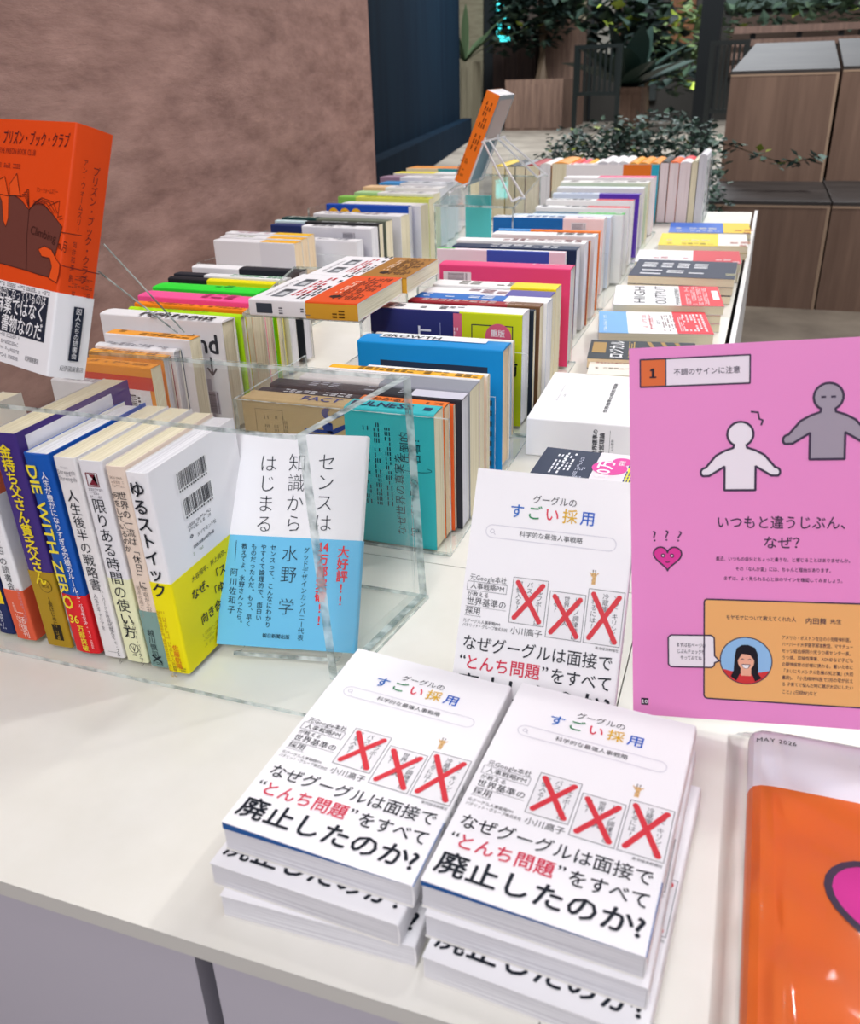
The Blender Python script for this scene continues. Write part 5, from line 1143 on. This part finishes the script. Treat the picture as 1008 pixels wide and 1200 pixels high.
def leaf(m, p, size, rb, mt, droop=.5):
    d = Vector((rb.uniform(-1, 1), rb.uniform(-1, 1), rb.uniform(-droop, .6))).normalized(); s_ = d.cross(Vector((rb.uniform(-.3, .3), rb.uniform(-.3, .3), 1))).normalized(); nn = s_.cross(d)
    L, Wd = size, size*.42
    vs = [p, p+d*L*.4+s_*Wd+nn*L*.06, p+d*L, p+d*L*.4-s_*Wd+nn*L*.06, p+d*L*.45-nn*L*.05]
    m.add(vs, [(0, 1, 4), (1, 2, 4), (2, 3, 4), (3, 0, 4)], mt)
def bush(label, name, blobs, nleaf, size, seed, stems=(), cat='plant', mats=LEAF, yellow=.02):
    rb = random.Random(seed); c0 = blobs[0]
    r = empty(name, loc=(c0[0], c0[1], c0[2]-c0[5])); tag(r, label, cat); off = Vector((c0[0], c0[1], c0[2]-c0[5]))
    m = MB()
    tot = sum(b_[3]*b_[4]*b_[5] for b_ in blobs)
    for (cx, cy, cz, rx, ry, rz) in blobs:
        for k in range(int(nleaf*rx*ry*rz/tot)+3):
            while True:
                q = Vector((rb.uniform(-1, 1), rb.uniform(-1, 1), rb.uniform(-1, 1)))
                if .25 < q.length < 1: break
            leaf(m, Vector((cx+q.x*rx, cy+q.y*ry, cz+q.z*rz))-off, size*rb.uniform(.6, 1.3), rb, LEAFY if rb.random() < yellow else rb.choice(mats))
    m.build('foliage', r)
    for pts, rr in stems:
        s2 = MB(); s2.tube([Vector(p)-off for p in pts], rr, STEM, 7, rr*.6); s2.build('stem', r)
    return r
def pz(px, py, y): return atY(px, py, y)
def B_(px, py, y, rx, ry, rz): p = pz(px, py, y); return (p.x, p.y, p.z, rx, ry, rz)
yi = 4.75
# ivy trough standing behind the counter
t0, t1 = pz(640, 200, yi).x, pz(842, 200, yi).x
r = empty('planter_trough', loc=(t0, yi-.25, FZ)); tag(r, 'low dark trough planter behind the counter, filled with ivy', 'planter')
m = MB(); m.box((0, 0, 0), (t1-t0, .6, .44), mat('#3a322c', .6)); m.build('trough', r)
m = MB(); m.box((.03, .03, .44), (t1-t0-.03, .57, .46), mat('#2c241e', .9)); m.build('soil', r)
bush('dense dark ivy spilling over behind the far row of books', 'ivy_plant', [B_(735, 215, yi, .42, .3, .26), B_(810, 205, yi, .17, .28, .28), B_(775, 170, yi+.1, .3, .28, .16), B_(690, 195, yi, .3, .26, .16), B_(665, 180, yi+.1, .14, .2, .13), B_(720, 160, yi+.1, .22, .2, .1), B_(820, 240, yi-.05, .16, .2, .2)], 3600, .038, 11)
tr = [pz(x_, y_, 5.6) for x_, y_ in ((835, 165), (862, 172), (890, 182), (915, 190), (938, 188), (957, 186))]
bush('thin ivy tendril reaching across the front of the upper plywood crate', 'ivy_tendril', [(p.x, p.y, p.z, .035, .03, .035) for p in tr], 46, .05, 5, [([tuple(p) for p in tr], .004)])
# timber planters, tree and tropical plants
BRWOOD2 = noise_mat('planter_wood', '#5f4a40', '#765e50', 2, 0.6, (6, 6, 0.5), 4)
def planter(label, px0, px1, pyt, y, depth, mt=BRWOOD2, zb=FZ, name='timber_planter'):
    p0, p1 = pz(px0, pyt, y), pz(px1, pyt, y); w_, h_ = p1.x-p0.x, p0.z-zb
    r = empty(name, loc=(p0.x, y, zb)); tag(r, label, 'planter', 'timber planters in the hall')
    m = MB(); m.prism([(0, 0), (w_, 0), (w_, depth), (0, depth)], 0, h_, mt)
    for q in range(3): m.box((w_*.33*q+.02, -.015, .05), (w_*.33*q+w_*.28, 0, h_-.05), mt)
    m.build('box', r)
    m = MB(); rr = .05; m.box((0, 0, h_), (w_, rr, h_+.06), mt); m.box((0, depth-rr, h_), (w_, depth, h_+.06), mt); m.box((0, rr, h_), (rr, depth-rr, h_+.06), mt); m.box((w_-rr, rr, h_), (w_, depth-rr, h_+.06), mt); m.build('rim', r)
    m = MB(); m.box((rr, rr, h_), (w_-rr, depth-rr, h_+.02), mat('#2a221c', .9)); m.build('soil', r)
    return p0, p1
ya = at(625, 153, FZ).y
planter('square timber planter with the slim tree, in front of the taller ones', 592, 660, 97, ya, 1.3)
planter('tall timber planter behind the square one, right of the tree', 640, 680, 27, ya+2.0, 1.0)
planter('dark timber planter behind the square one, left of the tree', 578, 628, 52, ya+2.2, 1.0, noise_mat('dark_timber', '#3a2e2a', '#4a3a33', 2, .6, (6, 6, .5), 4))
planter('small pale planter with a spiky palm beside the navy panel', 534, 553, 76, ya-1, .8, noise_mat('olive_timber', '#5a5444', '#686150', 2, .6, (6, 6, .5), 3))
yt = ya+.65
tb = pz(634, 95, yt); tt = pz(637, -30, yt)
bush('slim dark tree growing from the square timber planter', 'indoor_tree', [B_(625, 20, yt, .95, .8, .75), B_(595, 40, yt, .5, .5, .55), B_(660, -10, yt, .8, .8, .7), B_(600, 5, yt-.3, .5, .5, .5)], 900, .26, 3, [([tuple(tb), tuple((tb+tt)/2+Vector((.04, 0, 0))), tuple(tt)], .17)], 'tree', [mat('#1d2a26', .6), mat('#25342c', .6), mat('#2c3c30', .6)], .01)
bush('leafy green shrub on top of the tall timber planter', 'potted_shrub', [B_(662, 8, ya+2.4, .5, .3, .3)], 160, .3, 8, mats=[mat('#2f4430', .6), mat('#3c5436', .6)])
def blades(label, px, py, y, n, ln, seed, name='palm_plant', col='#3c4c34', wd=.09):
    rb = random.Random(seed); p = pz(px, py, y); r = empty(name, loc=tuple(p)); tag(r, label, 'plant')
    for k in range(n):
        m = MB(); az = 2*math.pi*k/n+rb.uniform(-.3, .3); el = rb.uniform(.5, 1.3); pts = []
        for q in range(7):
            t = q/6*ln*rb.uniform(.95, 1); pts.append(Vector((math.cos(az)*t*math.cos(el)*(1+.2*q/6), math.sin(az)*t*math.cos(el), t*math.sin(el)-.25*(q/6)**2*ln*.6)))
        sd = Vector((-math.sin(az), math.cos(az), .2)); vs = []
        for q, c_ in enumerate(pts):
            w_ = wd*math.sin(math.pi*(.12+.85*q/6)); vs += [c_-sd*w_, c_+Vector((0, 0, -w_*.25)), c_+sd*w_]
        m.add(vs, [(3*q+j, 3*q+3+j, 3*q+4+j, 3*q+1+j) for q in range(6) for j in range(2)], mat(col, .5)); m.build('frond', r)
blades('spiky palm in the small pale planter by the navy panel', 545, 72, ya-.6, 11, 1.5, 4)
yp = 18.2
planter('low timber planter under the broad-leaved plant, by the left metal railing', 722, 752, 107, 17.45, .8)
blades('broad-leaved dark plant behind the left metal railing', 737, 103, yp-.4, 14, 1.25, 9, 'broadleaf_plant', '#1c2c26', .26)
bush('tall dark shrub with drooping leaves behind the metal railings', 'hall_shrub', [B_(765, 45, yp+3.2, .8, .6, 1.0), B_(725, 25, yp+3.2, .8, .6, .9), B_(790, 90, yp+2.8, .4, .4, .5)], 420, .34, 6, [([tuple(pz(757, 160, yp+3.2)), tuple(pz(760, 40, yp+3.2))], .06)], mats=[mat('#16211e', .6), mat('#1e2c26', .6), mat('#2a3c2c', .6)])
bush('light green shrub near the orange timber wall panel', 'hall_shrub', [B_(800, 50, 23, .9, .6, .9)], 150, .3, 16, mats=[mat('#4a5a3a', .6), mat('#5a6a44', .6)])
bush('low greenery by the far windows, upper right', 'hall_shrub', [B_(905, 2, 25, 1.9, .5, .6), B_(990, 0, 25, .9, .5, .7)], 330, .28, 26, mats=[mat('#4a5c4a', .6), mat('#5c6e58', .6), mat('#39493c', .6)])
METAL = mat('#17201f', .4, .5)
def railing(label, px0, px1, pyt, pyb, y, n):
    p0, p1 = pz(px0, pyt, y), pz(px1, pyt, y); w_ = p1.x-p0.x; h_ = p0.z-FZ; zl = pz(px0, pyb, y).z-FZ
    r = empty('metal_railing', loc=(p0.x, y, FZ)); tag(r, label, 'railing', 'dark metal railings in the hall')
    for nm_, z_ in (('top_rail', h_), ('bottom_rail', zl)):
        m = MB(); m.box((0, -.03, z_-.06), (w_, .03, z_), METAL); m.build(nm_, r)
    for x_ in (0, w_-.07): m = MB(); m.box((x_, -.035, 0), (x_+.07, .035, h_-.061), METAL); m.build('post', r)
    for k in range(1, n): m = MB(); x_ = w_*k/n; m.box((x_-.018, -.018, zl), (x_+.018, .018, h_-.062), METAL); m.build('bar', r)
railing('dark metal railing with slim bars, left one before the broad-leaved plant', 674, 730, 53, 108, 16.5, 9)
railing('dark metal railing with slim bars, right one beside the plywood crates', 833, 880, 48, 128, 15.5, 8)
r = empty('slatted_bench', loc=tuple(pz(860, 40, 20))); tag(r, 'slatted timber bench back seen far away above the plywood crates', 'bench')
pw = pz(1010, 40, 20).x-pz(860, 40, 20).x
for k in range(4): m = MB(); m.box((0, 0, -k*.22), (pw, .06, -k*.22+.12), BRWOOD); m.build('slat', r)
for x_ in (.3, pw*.5, pw-.4): m = MB(); m.box((x_, .065, FZ-pz(860, 40, 20).z), (x_+.1, .16, .12), DARKM); m.build('post', r)
